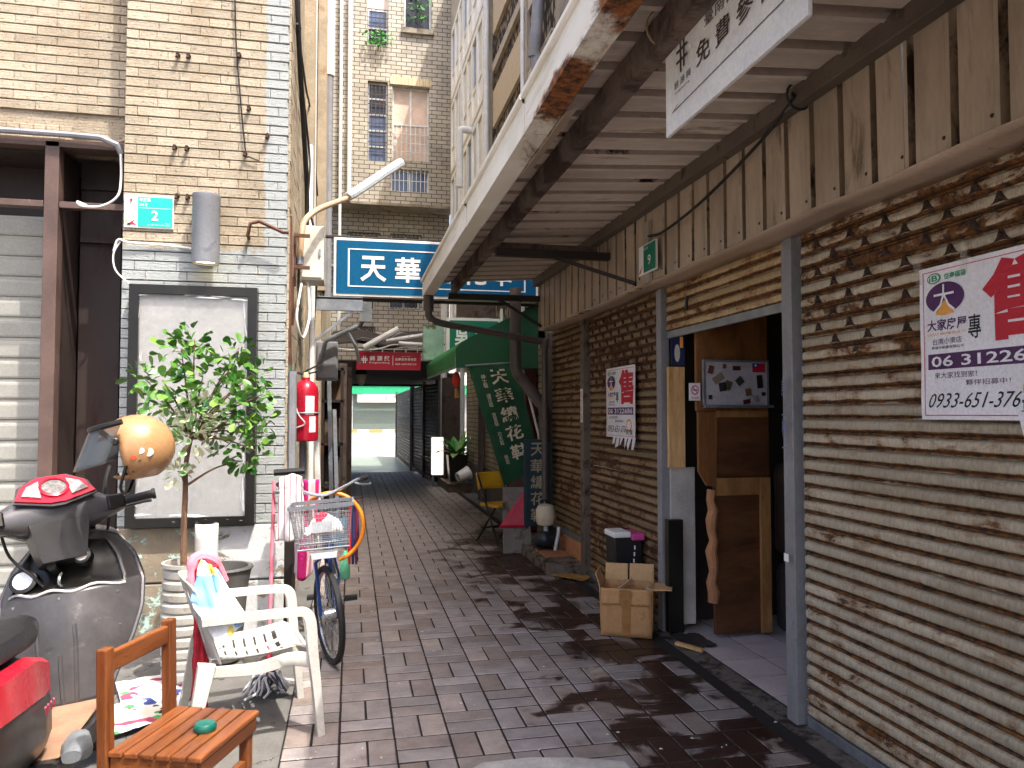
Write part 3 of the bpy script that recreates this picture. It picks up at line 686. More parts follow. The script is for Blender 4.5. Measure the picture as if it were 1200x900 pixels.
part(MB().box(-.5, 2.32, 17.45, 19.5, 6.36, 6.42), 'soffit', mat('grimy concrete soffit', '#8b8272', .9, var=.25, dirt=('#4f463b', .5, .7, 2)), ap)
lows = [(-.1, .66, 5.2, 5.85, 0), (.9, 1.64, 5.2, 5.85, 0), (.0, .55, 4.0, 4.5, 0), (.86, 1.6, 4.05, 4.52, 0), (.2, .55, 3.2, 3.6, 0)]
wall_with_holes(-.5, 2.32, 2.42, 6.4, 18.1, 18.3, lows, M_apt, ap)
part(MB().box(-.5, 2.32, 17.75, 18.05, 4.95, 5.02), 'ledge', M_apt, ap)
part(MB().box(-.5, 2.4, 19, 19.2, 2.42, 13), 'inner_wall', M_room, ap)
def window(x0, x1, z0, z1, y, nx, nz, panes, bars, parent, barm=None):
    f = MB(); t = .04
    f.box(x0, x0+t, y, y+.06, z0, z1).box(x1-t, x1, y, y+.06, z0, z1).box(x0+t, x1-t, y, y+.06, z0, z0+t).box(x0+t, x1-t, y, y+.06, z1-t, z1)
    for i in range(1, nx): x = x0+(x1-x0)*i/nx; f.box(x-.02, x+.02, y+.005, y+.055, z0+t, z1-t)
    for j in range(1, nz): zz = z0+(z1-z0)*j/nz; f.box(x0+t, x1-t, y+.003, y+.05, zz-.018, zz+.018)
    fo = part(f, 'window', M_alu, parent)
    for i in range(nx):
        for j in range(nz):
            m = panes[(i+j*nx) % len(panes)]
            part(MB().box(x0+(x1-x0)*i/nx+.015, x0+(x1-x0)*(i+1)/nx-.015, y+.025, y+.035, z0+(z1-z0)*j/nz+.015, z0+(z1-z0)*(j+1)/nz-.015), 'pane', m, fo)
    if bars:
        b = MB(); n, c0, c1 = bars
        for i in range(n+1): x = x0+(x1-x0)*i/n; b.box(x-.008, x+.008, y-.10, y-.084, c0, c1)
        for zz in [c0+(c1-c0)*k/max(1, round((c1-c0)/.22)) for k in range(max(1, round((c1-c0)/.22))+1)]: b.box(x0, x1, y-.102, y-.082, zz-.007, zz+.007)
        part(b, 'grille', barm or M_iron, fo)
window(.31, .79, 10.15, 11.9, 17.62, 1, 4, [M_pand, M_pane, M_paneb], (5, 10.2, 11.0), ap)
window(.33, .79, 7.4, 9.28, 17.62, 1, 5, [M_pane, M_pane, M_pane, M_pand, M_pand], (5, 7.4, 9.2), ap)
window(.90, 1.76, 7.46, 9.22, 17.62, 2, 2, [M_paneb], (8, 7.46, 8.3), ap, M_alu)
window(1.16, 1.80, 10.62, 12.0, 17.62, 1, 1, [M_pand], None, ap)
window(.87, 1.76, 6.72, 7.25, 17.62, 2, 1, [M_pane], (9, 6.72, 7.25), ap, M_alu)
for (a, b, c, d, _) in lows: window(a, b, c, d, 18.2, 2, 1, [M_pand], (8, c, d), ap)
part(MB().box(1.10, 1.86, 17.42, 17.56, 10.48, 10.60), 'window_sill', M_conw, ap)
part(MB().box(.84, 1.8, 17.47, 17.52, 9.24, 9.42), 'brick_lintel', mat('soldier brick', '#c9bb9a', .8, var=.3, vs=14, st=(4, 1, .2)), ap)
part(MB().tube([(-.08, 17.42, 6.4), (-.08, 17.42, 12.5)], .05, 8).tube([(-.28, 17.40, 3.2), (-.28, 17.40, 12.5)], .035, 8), 'downpipe', M_pvcw, ap, smooth=True)
for (wx, wz) in ((.55, 10.05), (1.5, 10.75)):
    w = thing('window_plant', 'small trailing green plant on the upper left flat window ledge' if wx < 1 else 'green plant spilling past the top corner window', 'plant', (wx, 17.35, wz)); mbp = MB(); r = random.Random(int(wz*10))
    for k in range(90):
        p = Vector((wx+r.gauss(0, .14), 17.35+r.gauss(0, .05), wz+r.uniform(.0, .35)*(1 if wx < 1 else 2.6))); a = Vector((r.uniform(-1, 1), r.uniform(-1, 1), r.uniform(-1, 1)))*.06; b = a.orthogonal().normalized()*.03
        mbp.add([p-a, p+b, p+a, p-b], [(0, 1, 2, 3)])
    part(mbp, 'leaves', mat('far leaf', '#3f8a35', .6, var=.3, vs=20), w)
    part(MB().tube([(wx, 17.4, wz-.1), (wx+.02, 17.36, wz+.2)], .012, 5), 'stem', M_iron, w)

# ------------------------------------------------------------------ flats above the right-hand shops (seen over the canopy)
rf = thing('balcony_building', 'white-framed apartment front with dark pebble bands above the canopy', 'building', (2.5, 13, 3))
M_peb = G('dark pebbledash')
def _peb():
    g = M_peb; v = g.n('ShaderNodeTexVoronoi'); v.inputs['Scale'].default_value = 13; g.l(g.pos((1, 1, .5)), v.inputs[0])
    c = g.mix(g.ramp(v.outputs[0], .1, .6), C('#a8957c'), C('#1f1712')); g.done(c, .9, 0., g.bump(v.outputs[0], -1., .04))
_peb()
M_bei = mat('beige render', '#bdb1a0', .85, var=.15, bump=.3, dirt=('#8f7c63', .55, .75, 3))
M_bei2 = mat('ribbed beige panel', '#c9b79c', .7, var=.12, st=(1, 1, 12), vs=6)
part(MB().box(2.42, 8, 8.3, 17.5, 2.5, 12), 'wall', M_bei, rf)
part(MB().box(2.36, 2.42, 8.5, 12.6, 3, 11), 'pebble_wall', M_peb.m, rf)
for z0 in (4.75, 6.35, 7.95): part(MB().box(2.31, 2.36, 9.95, 12.3, z0, z0+.62), 'ribbed_panel', M_bei2, rf); part(MB().box(2.30, 2.36, 9.95, 12.3, z0+.95, z0+1.1), 'ledge', M_bei, rf)
for z0 in (5.2, 7.0): part(MB().box(2.31, 2.36, 8.5, 9.75, z0, z0+.95), 'render_panel', M_bei, rf)
part(MB().box(2.31, 2.42, 9.80, 9.9, 3, 10), 'rib', M_bei, rf)
for k in range(4):
    z0 = 3.6+k*1.7; fr = MB()
    fr.box(2.20, 2.27, 12.7, 16.9, z0, z0+.09).box(2.20, 2.27, 12.7, 16.9, z0+1.5, z0+1.62)
    for i in range(8): y = 12.7+i*.6; fr.box(2.20, 2.26, y-.07, y+.07, z0+.09, z0+1.5)
    fr.box(2.21, 2.25, 12.7, 16.9, z0+.55, z0+.6)
    f = part(fr, 'window_frame', mat('bright white frame', '#f3f3ef', .5, var=.05), rf)
    for i in range(7): part(MB().box(2.235, 2.245, 12.75+i*.6, 13.25+i*.6, z0+.62, z0+1.48), 'pane', M_alu if (i+k) % 3 else M_pane, f)
    for i in range(7): part(MB().box(2.235, 2.245, 12.75+i*.6, 13.25+i*.6, z0+.10, z0+.54), 'panel', MC['bright white frame'], f)
part(MB().box(2.27, 2.42, 12.65, 17.5, 3, 12), 'bay_wall', M_bei, rf)
part(MB().tube([(2.22, 12.45, 2.6), (2.22, 12.45, 11)], .055, 10).tube([(2.24, 9.75, 2.6), (2.24, 9.75, 11)], .03, 8).tube([(2.22, 15.2, 3), (2.22, 15.2, 9)], .05, 8), 'downpipe', M_pvcw, rf, smooth=True)
part(MB().tube(curve([(2.28, 8.9, 7.2), (2.22, 8.9, 6.3), (2.2, 8.95, 6.0), (2.24, 8.95, 5.8), (2.26, 8.95, 3.2)], 5), .075, 10), 'soil_pipe', M_pvc, rf, smooth=True)
part(MB().tube(curve([(2.2, 13.9, 6.9), (2.0, 13.9, 6.9), (1.97, 13.9, 6.7), (1.97, 13.9, 5.8)], 5), .07, 10), 'vent_pipe', M_pvcw, rf, smooth=True)
# lower walls on the right between canopy and passage
lw = thing('brick_shop_wall', 'cream brick wall with grey plinth on the right beyond the canopy', 'wall', (2.4, 12, 0))
part(MB().box(2.42, 2.8, 8.6, 15.9, .55, 3.0), 'wall', mat_brickfar('cream wall brick', '#c9b899', '#dccdb0', '#77684f', .2, .085), lw)
part(MB().box(2.40, 2.8, 8.6, 15.9, 0, .55), 'plinth', mat('grey plinth', '#7d756d', .9, var=.2, bump=.4), lw)
part(MB().box(2.25, 2.40, 9.6, 10.6, 0, 2.3), 'door', mat('dark red door', '#4a1719', .5, var=.2), lw, bev=.01)
single(MB().tube([(2.30, 13.3, 0), (2.30, 13.3, 2.0), (2.24, 13.25, 2.15), (2.12, 13.2, 2.2)], .065, 12), 'drain_pipe', M_pvcd, 'grey upright drain pipe behind the potted plant', 'pipe', smooth=True)
single(MB().tube([(2.3, 15.7, 0), (2.3, 15.7, 4)], .05, 10), 'drain_pipe', M_pvcw, 'thin white pipe directly left of the potted plant', 'pipe', smooth=True)
single(MB().tube([(1.98, 16.3, 0.1), (1.98, 16.3, 4)], .07, 10), 'drain_pipe', M_pvcw, 'thick white pipe above the lit sign box', 'pipe', smooth=True)
# ------------------------------------------------------------------ fittings on the tiled pier
ad = thing('address_plate', 'turquoise house-number plate reading 2 on the tiled pier', 'sign', (-1.38, 5.6, 2.95))
q = [(-1.542, 5.588, 3.062), (-1.222, 5.588, 3.062), (-1.222, 5.588, 2.834), (-1.542, 5.588, 2.834)]
part(MB().box(-1.542, -1.222, 5.590, 5.604, 2.834, 3.062), 'plate', M_wht, ad, bev=.003)
fn = quadfn(*q, .0015)
M_teal = mat('turquoise enamel', '#17b3a6', .35, var=.03); M_ink = mat('black print', '#1a1a1c', .6); M_redp = mat('red print', '#c2122f', .5, var=.05); M_gold = mat('tan print', '#d9b98c', .5); M_gry = mat('grey print', '#9a9a9e', .6)
shape(rectp(.275, .975, .04, .95), fn, M_teal, ad, 'number_field')
text('中正路', fn, (.31, .53, .80, .92), M_wht, ad, .01, k=2.5); text('209 巷', fn, (.31, .47, .66, .76), M_wht, ad, k=2.5)
text('2', fn, (.55, .69, .24, .54), M_wht, ad, .015, k=2.5, name='house_number')
shape(rectp(.30, .95, .605, .615), fn, M_wht, ad, 'rule', 2.5); text('No. 2', fn, (.84, .93, .14, .18), M_wht, ad, k=2.5); text('Ln. 209, Zhongzheng Rd.', fn, (.47, .93, .075, .12), M_wht, ad, k=2.5)
shape([(.03, .07), (.12, .07), (.25, .28), (.14, .17)], fn, M_ink, ad, 'swoosh', 2); shape([(.10, .12), (.25, .06), (.24, .10), (.16, .17)], fn, M_redp, ad, 'swoosh', 2.6); shape([(.02, .16), (.11, .17), (.03, .36)], fn, M_gold, ad, 'swoosh', 2)
shape(ell(.14, .84, .03, .05, 8), fn, M_redp, ad, 'emblem', 2); text('臺南', fn, (.10, .18, .70, .77), M_ink, ad, k=2); text('中\n西', fn, (.11, .17, .26, .52), M_gry, ad, k=2)
# cylinder lamp
wl = thing('wall_lamp', 'grey cylinder wall lamp above the light box', 'lamp', (-.99, 5.5, 2.58))
cyl = T(-.99, 5.49, 0)
part(MB().lathe([(.083, 2.585), (.088, 2.58), (.091, 2.60), (.091, 3.03), (.093, 3.035), (.093, 3.06), (.085, 3.065), (0, 3.065)], 28, cyl, cap=False), 'shade', mat('grey enamel', '#85878c', .5, .1, var=.08, vs=5, dirt=('#75767c', .52, .6, 5)), wl, smooth=True)
part(MB().lathe([(.0, 2.60), (.082, 2.60)], 20, cyl, cap=False), 'lens', glow('lamp lens', '#ffe2ac', 1.6), wl)
part(MB().box(-1.02, -.96, 5.57, 5.61, 2.70, 2.95), 'bracket', M_pvc, wl)
# light box
lp = thing('light_box', 'blank white light box in a black frame wrapped in clear film', 'sign', (-1.06, 5.56, .78))
x0, x1, z0, z1 = -1.478, -.648, .775, 2.428
fr = MB(); t = .062
fr.box(x0, x0+t, 5.50, 5.60, z0, z1).box(x1-t, x1, 5.50, 5.60, z0, z1).box(x0+t, x1-t, 5.50, 5.60, z1-t, z1).box(x0+t, x1-t, 5.50, 5.60, z0, z0+t)
part(fr, 'frame', M_blk, lp)
part(MB().box(x0+t, x1-t, 5.535, 5.56, z0+t, z1-t), 'panel', mat('opal panel', '#949391', .3, var=.07, vs=1.6), lp)
def film(u, v):
    w = .006*mnoise.noise((u*6, v*9, 4))+.004*mnoise.noise((u*23, v*30, 1)); e = max(0, abs(u-.5)-.44)*.2+max(0, abs(v-.5)-.46)*.25
    return Vector((x0+.035+u*(x1-x0-.07), 5.515+w-e*.35, z0+.03+v*(z1-z0-.06)))
g = G('clear film'); g.l(g.bump(g.noise(g.pos((1, 1, .6)), 9, 5, .7, 1.5), .6, .02), g.b.inputs['Normal'])
M_film = g.done(C('#f4f6f6'), .12, 0., Alpha=.14)
part(MB().grid(film, 40, 70), 'plastic_film', M_film, lp, smooth=True)
ed = MB(); r = random.Random(9)
for k in range(46):
    side_ = k % 4; a = r.random()
    if side_ == 0: p = (x0+.06+r.uniform(-.02, .02), 5.508, z0+a*1.6); d = Vector((.01, 0, .12))
    elif side_ == 1: p = (x1-.06+r.uniform(-.025, .015), 5.508, z0+a*1.6); d = Vector((-.01, 0, .14))
    elif side_ == 2: p = (x0+a*.75, 5.508, z1-.065+r.uniform(-.02, .02)); d = Vector((.12, 0, .01))
    else: p = (x0+a*.75, 5.505, z0+.055+r.uniform(-.02, .03)); d = Vector((.12, 0, -.01))
    p = Vector(p); d = d*r.uniform(.6, 1.6)+Vector((r.uniform(-.02, .02), 0, r.uniform(-.02, .02))); n = d.cross(Vector((0, 1, 0))).normalized()*r.uniform(.003, .011)
    ed.add([p-n, p+d*.5-n*.4+Vector((0, -.006, 0)), p+d, p+d*.5+n, p+n*.5], [(0, 1, 2, 3, 4)])
g = G('film fold'); M_fold = g.done(C('#f4f6f6'), .2, 0., Alpha=.5)
tag(part(ed, 'film_folds', M_fold, lp), kind='stuff')
# thin wires on the pier
single(MB().tube(curve([(-1.60, 5.575, 2.66), (-1.57, 5.57, 2.74), (-1.5, 5.575, 2.725), (-1.3, 5.585, 2.72), (-1.12, 5.585, 2.705), (-1.08, 5.59, 2.69)], 6), .008, 6).tube(curve([(-1.56, 5.58, 2.73), (-1.60, 5.575, 2.64), (-1.585, 5.575, 2.53), (-1.50, 5.58, 2.44)], 6), .006, 6), 'lamp_wire', M_pvcw, 'loose white cable looping beside the address plate', 'cable', smooth=True)
single(MB().tube(curve([(-.84, 5.57, 5.0), (-.83, 5.585, 4.3), (-.79, 5.585, 3.8), (-.75, 5.585, 3.42), (-.72, 5.58, 3.38), (-.66, 5.585, 3.36)], 8), .006, 5), 'wire', M_cable, 'thin dark wire hanging down the tiled pier', 'cable', smooth=True)
rbk = mat('rust bracket', '#5c3a2a', .75, var=.3, vs=15)
single(MB().tube([(-.72, 5.60, 2.80), (-.72, 5.52, 2.80), (-.70, 5.50, 2.88), (-.64, 5.50, 2.90), (-.48, 5.50, 2.83), (-.44, 5.50, 2.83)], .013, 7), 'iron_bracket', rbk, 'small rusty bent iron bracket on the white strip of the pier', 'bracket', smooth=True)
# ------------------------------------------------------------------ alley corner on the left: lamp, meter box, extinguisher, pipes
sl_ = thing('tube_street_light', 'silver tube street light on a bent arm at the alley corner', 'lamp', (-.42, 6.2, 2.7))
part(MB().tube(curve([(-.40, 6.1, 2.78), (-.39, 6.1, 2.95), (-.37, 6.15, 3.08), (-.28, 6.25, 3.20), (-.12, 6.4, 3.32), (.0, 6.5, 3.40)], 8), .024, 10), 'arm', mat('tan arm', '#bfa27f', .5, var=.15, dirt=('#7a5234', .55, .7, 9)), sl_, smooth=True)
a, b = Vector((-.04, 6.47, 3.385)), Vector((.42, 6.72, 3.80)); d = (b-a).normalized(); up = (Vector((0, 0, 1))-d*d.z).normalized(); sdv = d.cross(up)
rg = lambda p, s: [p+sdv*x*s+up*y*s for x, y in ((-.055, -.03), (.055, -.03), (.06, .0), (.035, .035), (-.035, .035), (-.06, .0))]
part(MB().loft([rg(a, .9), rg(a+d*.03, 1.05), rg(b-d*.03, 1.05), rg(b, .9)]), 'housing', mat('aluminium housing', '#c6cdd0', .3, .3, var=.06), sl_, bev=.004)
part(MB().loft([[p-up*.033+sdv*x for x in (-.045, .045)]+[p-up*.040+sdv*x for x in (.03, -.03)] for p in (a+d*.05, b-d*.05)]), 'diffuser', mat('frosted diffuser', '#e6ebea', .3), sl_)
part(MB().lathe([(.03, 0), (.03, .06)], 10, T(-.40, 6.1, 2.72)), 'clamp', M_gal, sl_)
part(MB().box(-.45, -.43, 6.06, 6.14, 2.55, 2.95), 'wall_plate', rbk, sl_)
for zz in (2.93, 2.68): part(MB().box(-.44, -.32, 6.0, 6.03, zz-.012, zz+.012), 'bracket_arm', rbk, sl_)
mb_ = thing('meter_box', 'beige metal meter box bolted to the corner under the street light', 'box', (-.32, 6.6, 2.65))
part(MB().box(-.42, -.23, 6.45, 6.75, 2.66, 3.12), 'case', mat('beige box paint', '#cfccc0', .5, var=.1, dirt=('#8e8372', .58, .75, 6)), mb_, bev=.008)
part(MB().box(-.405, -.245, 6.438, 6.452, 2.68, 3.10), 'door', mat('beige box door', '#d8d5ca', .5, var=.1, dirt=('#8e8372', .6, .78, 6)), mb_, bev=.003)
part(MB().box(-.27, -.255, 6.425, 6.44, 2.86, 2.92), 'latch', M_gal, mb_)
fe = thing('fire_extinguisher', 'red fire extinguisher hung on the alley corner wall', 'extinguisher', (-.345, 5.95, 1.33))
fx, fy = -.335, 5.93
part(MB().lathe([(.075, 1.335), (.092, 1.345), (.094, 1.37), (.094, 1.70), (.088, 1.745), (.06, 1.785), (.03, 1.80), (.03, 1.82)], 28, T(fx, fy, 0)), 'cylinder', mat('red enamel', '#a3142c', .28, var=.08), fe, smooth=True)
part(MB().lathe([(.026, 1.82), (.026, 1.85), (.018, 1.86)], 12, T(fx, fy, 0)), 'valve', M_gold, fe, smooth=True)
part(MB().bar((fx-.02, fy, 1.86), (fx+.12, fy-.02, 1.93), .025, .01).bar((fx-.02, fy, 1.84), (fx+.10, fy-.02, 1.87), .022, .01), 'lever', M_blk, fe)
part(MB().tube(curve([(fx-.02, fy-.02, 1.85), (fx-.09, fy-.05, 1.84), (fx-.11, fy-.07, 1.70), (fx-.07, fy-.10, 1.60)], 6), .010, 7), 'hose', M_cable, fe, smooth=True)
cylq = lambda u, v, k=1.: Vector((fx+.0955*math.sin((u-.5)*1.7+.25), fy-.0955*math.cos((u-.5)*1.7+.25), 1.37+v*.35))
part(MB().grid(lambda a, b: cylq(.38+.42*a, .48+.40*b), 8, 2), 'label', M_wht, fe); part(MB().grid(lambda a, b: cylq(.55+.35*a, .10+.34*b), 8, 2), 'label', mat('aged label', '#d4cfca', .6, var=.2, vs=20), fe)
for k in range(7): part(MB().grid(lambda a, b: cylq(.42+.3*a, .54+.045*k+.012*b)+Vector((.0004, -.0008, 0)), 4, 1), 'label_line', M_gry, fe)
part(MB().torus(.097, .006, T(fx, fy, 1.55), 24, 5), 'strap', M_gal, fe)
part(MB().box(-.445, -.43, 5.85, 6.0, 1.45, 1.7), 'wall_bracket', M_gal, fe)
single(MB().tube(curve([(fx-.10, fy-.10, 1.72), (fx-.05, fy-.12, 1.55), (fx+.0, fy-.11, 1.47), (fx-.09, fy-.09, 1.44), (fx-.12, fy-.08, 1.50)], 6), .005, 5), 'pull_cord', M_pvcw, 'loose white cord tied round the fire extinguisher bracket', 'cord', smooth=True)
def pipe(label, pts, r, m, name='conduit', cat='pipe', n=9): return single(MB().tube(pts, r, n), name, m, label, cat, smooth=True)
pipe('grey conduit standing at the very corner of the pier beside the extinguisher', [(-.415, 5.66, .6), (-.415, 5.66, 1.85)], .032, M_pvc)
pipe('grey conduit dropping straight below the red extinguisher', [(-.36, 6.05, .3), (-.36, 6.05, 1.34)], .028, M_pvc)
pipe('white pipe running up the alley wall from beside the extinguisher to the meter box', [(-.35, 7.0, .4), (-.35, 7.0, 3.0), (-.38, 7.02, 3.1), (-.38, 7.02, 4.0)], .026, M_pvcw)
pipe('long white pipe climbing the stucco wall above the street light', [(-.40, 7.5, 3.1), (-.40, 7.5, 7)], .05, M_pvcw)
pipe('upper white pipe on the far stucco pilaster', [(-.33, 10.5, 6.2), (-.33, 10.5, 9.2)], .075, M_pvcw)
pipe('grey lower pipe under the white pipe on the far pilaster', [(-.33, 10.5, 3.0), (-.33, 10.5, 6.2)], .06, M_pvc)
pipe('thick black cable bundle hanging down the corner of the building', curve([(-.44, 5.75, 5.6), (-.42, 5.85, 4.6), (-.40, 6.2, 4.0), (-.38, 6.5, 3.5), (-.38, 6.62, 3.12)], 8), .020, M_cable, 'cable_bundle', 'cable')
pipe('thin black cable crossing from the corner to the far wall', curve([(-.42, 5.8, 4.5), (-.40, 6.6, 4.35), (-.41, 7.6, 4.5), (-.40, 9, 4.1)], 8), .009, M_cable, 'cable', 'cable')
pipe('slack black cable looping behind the street light arm', curve([(-.40, 6.3, 4.15), (-.36, 6.5, 3.75), (-.35, 6.4, 3.55), (-.38, 6.45, 3.2)], 8), .009, M_cable, 'cable', 'cable')
pipe('dark cable running down beside the meter box to the white pipe', curve([(-.36, 6.8, 3.3), (-.30, 6.9, 3.0), (-.33, 7.1, 2.5), (-.36, 7.3, 1.9), (-.38, 7.2, 1.2)], 8), .010, M_cable, 'cable', 'cable')
pipe('cable hanging under the meter box in a long loop', curve([(-.36, 6.5, 2.66), (-.34, 6.4, 2.35), (-.38, 6.2, 2.15), (-.42, 6.1, 2.3), (-.40, 6.3, 2.6)], 8), .010, M_pvcw, 'cable', 'cable')
single(MB().tube(curve([(-.45, 5.70, 3.0), (-.44, 5.68, 2.4), (-.445, 5.67, 2.2), (-.44, 5.69, 1.9)], 6), .018, 7).tube([(-.44, 5.70, 2.55), (-.43, 5.72, 2.3), (-.44, 5.75, 2.2)], .02, 7), 'rusted_rod', rbk, 'twisted rusty rod on the sunlit corner of the alley wall', 'rod', smooth=True)
single(MB().box(-.445, -.435, 5.78, 5.84, 1.86, 2.02), 'notice', mat('green notice', '#2e6b52', .5), 'tiny green notice above the corner conduit', 'sign')
# ------------------------------------------------------------------ clutter on the left side farther in
cl = thing('bracket_shelf', 'grey steel wall bracket jutting out under the blue sign', 'bracket', (-.3, 8.4, 2.6))
part(MB().box(-.43, .12, 8.3, 8.36, 2.66, 2.80).box(-.43, .12, 8.3, 8.7, 2.78, 2.81), 'arm', M_gal, cl)
part(MB().bar((-.42, 8.33, 2.3), (.02, 8.33, 2.66), .03, .03), 'brace', M_gal, cl)
ac = thing('awning_arm', 'bent silver awning arm reaching over the alley on the left', 'bracket', (-.3, 9.2, 2.4))
part(MB().tube([(-.36, 9.3, 2.15), (-.30, 9.3, 2.42), (.1, 9.3, 2.62), (.16, 9.3, 2.72), (.16, 9.3, 2.95)], .03, 8).tube([(-.05, 9.3, 2.55), (.06, 9.3, 2.35), (.10, 9.3, 2.15)], .02, 8), 'tube', M_gal, ac, smooth=True)
part(MB().box(.10, .24, 9.25, 9.35, 2.66, 3.1), 'end_plate', M_gal, ac)
eb = thing('electric_box', 'grey electric cabinet on the left wall past the bracket', 'box', (-.3, 9.6, 1.9))
part(MB().box(-.42, -.16, 9.4, 9.7, 1.95, 2.42), 'case', M_pvc, eb, bev=.01); part(MB().box(-.40, -.18, 9.385, 9.402, 1.98, 2.39), 'door', M_galp, eb)
for i, (x, y, z1, w, lab) in enumerate(((-.33, 9.0, 1.25, .06, 'pale board leaning on the left wall behind the bicycle'), (-.22, 9.9, 2.1, .05, 'tall silver pole leaning against the left wall'), (-.16, 10.6, 1.6, .05, 'second shorter pole leaning in the dark on the left'))):
    single(MB().bar((x, y, 0), (x-.06, y+.15, z1), w, .03), 'leaning_pole', M_gal if i else M_alu, lab, 'pole', 'poles leaning on the left wall')
sh = thing('storage_rack', 'dark iron storage rack against the left wall under the red sign', 'rack', (-.2, 11.4, 0))
for (x, y) in ((-.38, 10.8), (-.12, 10.8), (-.38, 12.2), (-.12, 12.2)): part(MB().box(x-.02, x+.02, y-.02, y+.02, 0, 2.2), 'post', M_dkst, sh)
for zz in (.5, 1.1, 1.7, 2.15): part(MB().box(-.41, -.09, 10.78, 12.25, zz, zz+.03), 'shelf', M_dkst, sh)
for i, (y, zz, h, c) in enumerate(((10.9, 1.13, .34, '#5a4638'), (11.3, 1.13, .28, '#6f6a62'), (11.0, .53, .4, '#443a34'), (11.1, 1.73, .32, '#6a5340'))):
    single(MB().box(-.36, -.12, y, y+.32, zz, zz+h), 'storage_box', mat('old box %d' % i, c, .8, var=.25), ['brown box on the middle rack shelf', 'grey box beside the brown one on the rack', 'dark crate on the lowest rack shelf', 'tan carton on the top rack shelf'][i], 'box', 'boxes on the storage rack', bev=.01)
single(MB().box(-.3, .05, 8.9, 9.4, .02, .28), 'plastic_crate', mat('blue crate', '#6f9fc0', .5), 'pale blue plastic crate on the ground behind the bicycle', 'crate', bev=.015)

# ------------------------------------------------------------------ hanging signs over the alley
M_blue = mat('blue sign face', '#03557e', .6, var=.06, vs=2, dirt=('#0a4a68', .6, .8, 3), **{'Specular IOR Level': .15}); M_green = mat('green sign face', '#12705a', .4, var=.06)
bs = thing('blue_signboard', 'large blue shop signboard with white border spanning the alley behind the canopy', 'sign', (1, 8.6, 2.85))
part(MB().box(-.20, 2.16, 8.58, 8.80, 2.86, 3.52), 'case', M_white, bs, bev=.006)
fn = quadfn((-.17, 8.575, 3.49), (2.13, 8.575, 3.49), (2.13, 8.575, 2.89), (-.17, 8.575, 2.89), .002)
shape(rectp(0, 1, 0, 1), fn, M_blue, bs, 'sign_face')
for rc in ((.055, .945, .83, .85), (.055, .945, .13, .15), (.055, .063, .15, .83), (.937, .945, .15, .83)): shape(rectp(*rc), fn, M_wht, bs, 'border_line', 3)
for i, ch in enumerate('天華繡花鞋'): text(ch, fn, (.115+i*.168, .115+i*.168+.125, .24, .72), M_wht, bs, .022, k=3)
part(MB().tube([(-.44, 8.7, 3.55), (2.2, 8.7, 3.55)], .02, 6).tube([(-.44, 8.7, 2.84), (2.2, 8.7, 2.84)], .018, 6), 'hanger_bar', M_dkst, bs)
rsn = thing('red_signboard', 'crimson shop sign with white lettering hung over the passage mouth', 'sign', (.6, 12.4, 2.25))
part(MB().box(.085, 1.125, 12.41, 12.47, 2.255, 2.545), 'board', mat('crimson sign', '#b3122e', .5, var=.06), rsn)
fn = quadfn((.085, 12.405, 2.545), (1.125, 12.405, 2.545), (1.125, 12.405, 2.255), (.085, 12.405, 2.255), .002)
for rc in ((.075, .17, .50, .56), (.075, .17, .58, .64), (.10, .115, .36, .76), (.13, .145, .36, .76)): shape(rectp(*rc), fn, M_wht, rsn, 'emblem_bar', 1+rc[0])
text('錦 源 興', fn, (.20, .51, .50, .78), M_wht, rsn, .02); text('Kinguanshing', fn, (.20, .51, .33, .44), M_wht, rsn)
shape(rectp(.558, .565, .25, .80), fn, M_wht, rsn, 'divider'); text('台南百年老布莊', fn, (.60, .93, .52, .68), M_wht, rsn, .01); text('錦源興  台南市中西區中正路', fn, (.60, .93, .28, .38), M_wht, rsn); text('Since 1923', fn, (.70, .83, .74, .78), M_wht, rsn)
part(MB().tube([(.0, 12.44, 2.57), (1.25, 12.44, 2.57)], .015, 6), 'hanger_bar', M_dkst, rsn)
for k in range(6): part(MB().tube([(.12+k*.19, 12.42, 2.54), (.12+k*.19, 12.42, 2.59)], .01, 5), 'clip', M_pvcw, rsn)
# tangle of roofing over the passage mouth
tr_ = thing('tarpaulin_roof', 'sagging dark tarpaulin and tin lean-to above the red sign', 'roof', (.5, 13, 2.6))
part(MB().grid(lambda u, v: Vector((-.35+u*1.9, 12.5+v*2.2, 2.66+v*.45+.06*mnoise.noise((u*4, v*3, 7))+.05*math.sin(u*9))), 24, 8), 'tarpaulin', M_dk, tr_, smooth=True, solid=.006)
part(MB().tube([(.55, 12.3, 2.72), (1.5, 12.2, 2.88)], .03, 7).tube([(.2, 12.3, 2.60), (.75, 12.3, 2.92)], .05, 8).tube([(.75, 12.25, 2.68), (1.35, 12.3, 2.66)], .035, 8), 'pole', M_pvcw, tr_, smooth=True)
part(MB().grid(lambda u, v: Vector((.1+u*.9, 12.35+v*.5, 2.74+u*.12+.05*v+.02*math.sin(u*18))), 30, 3), 'tin_sheet', M_gal, tr_, smooth=True, solid=.004)
part(MB().tube(curve([(-.3, 12.3, 2.6), (.0, 12.3, 2.56), (.4, 12.3, 2.58), (.7, 12.3, 2.66), (1.0, 12.35, 2.60), (1.2, 12.3, 2.62)], 8), .012, 6), 'cable', M_pvcw, tr_, smooth=True)
single(MB().box(1.10, 1.24, 11.7, 11.85, 2.38, 2.92).box(1.24, 1.42, 11.7, 11.9, 2.38, 2.95), 'tin_duct', mat('pale green tin', '#8fb39c', .55, var=.2, dirt=('#5a5a3a', .55, .65, 4)), 'pale green tin duct beside the green signboard', 'duct')
gs = thing('green_signboard', 'green shop signboard with white characters partly behind the awning', 'sign', (1.8, 11, 2.4))
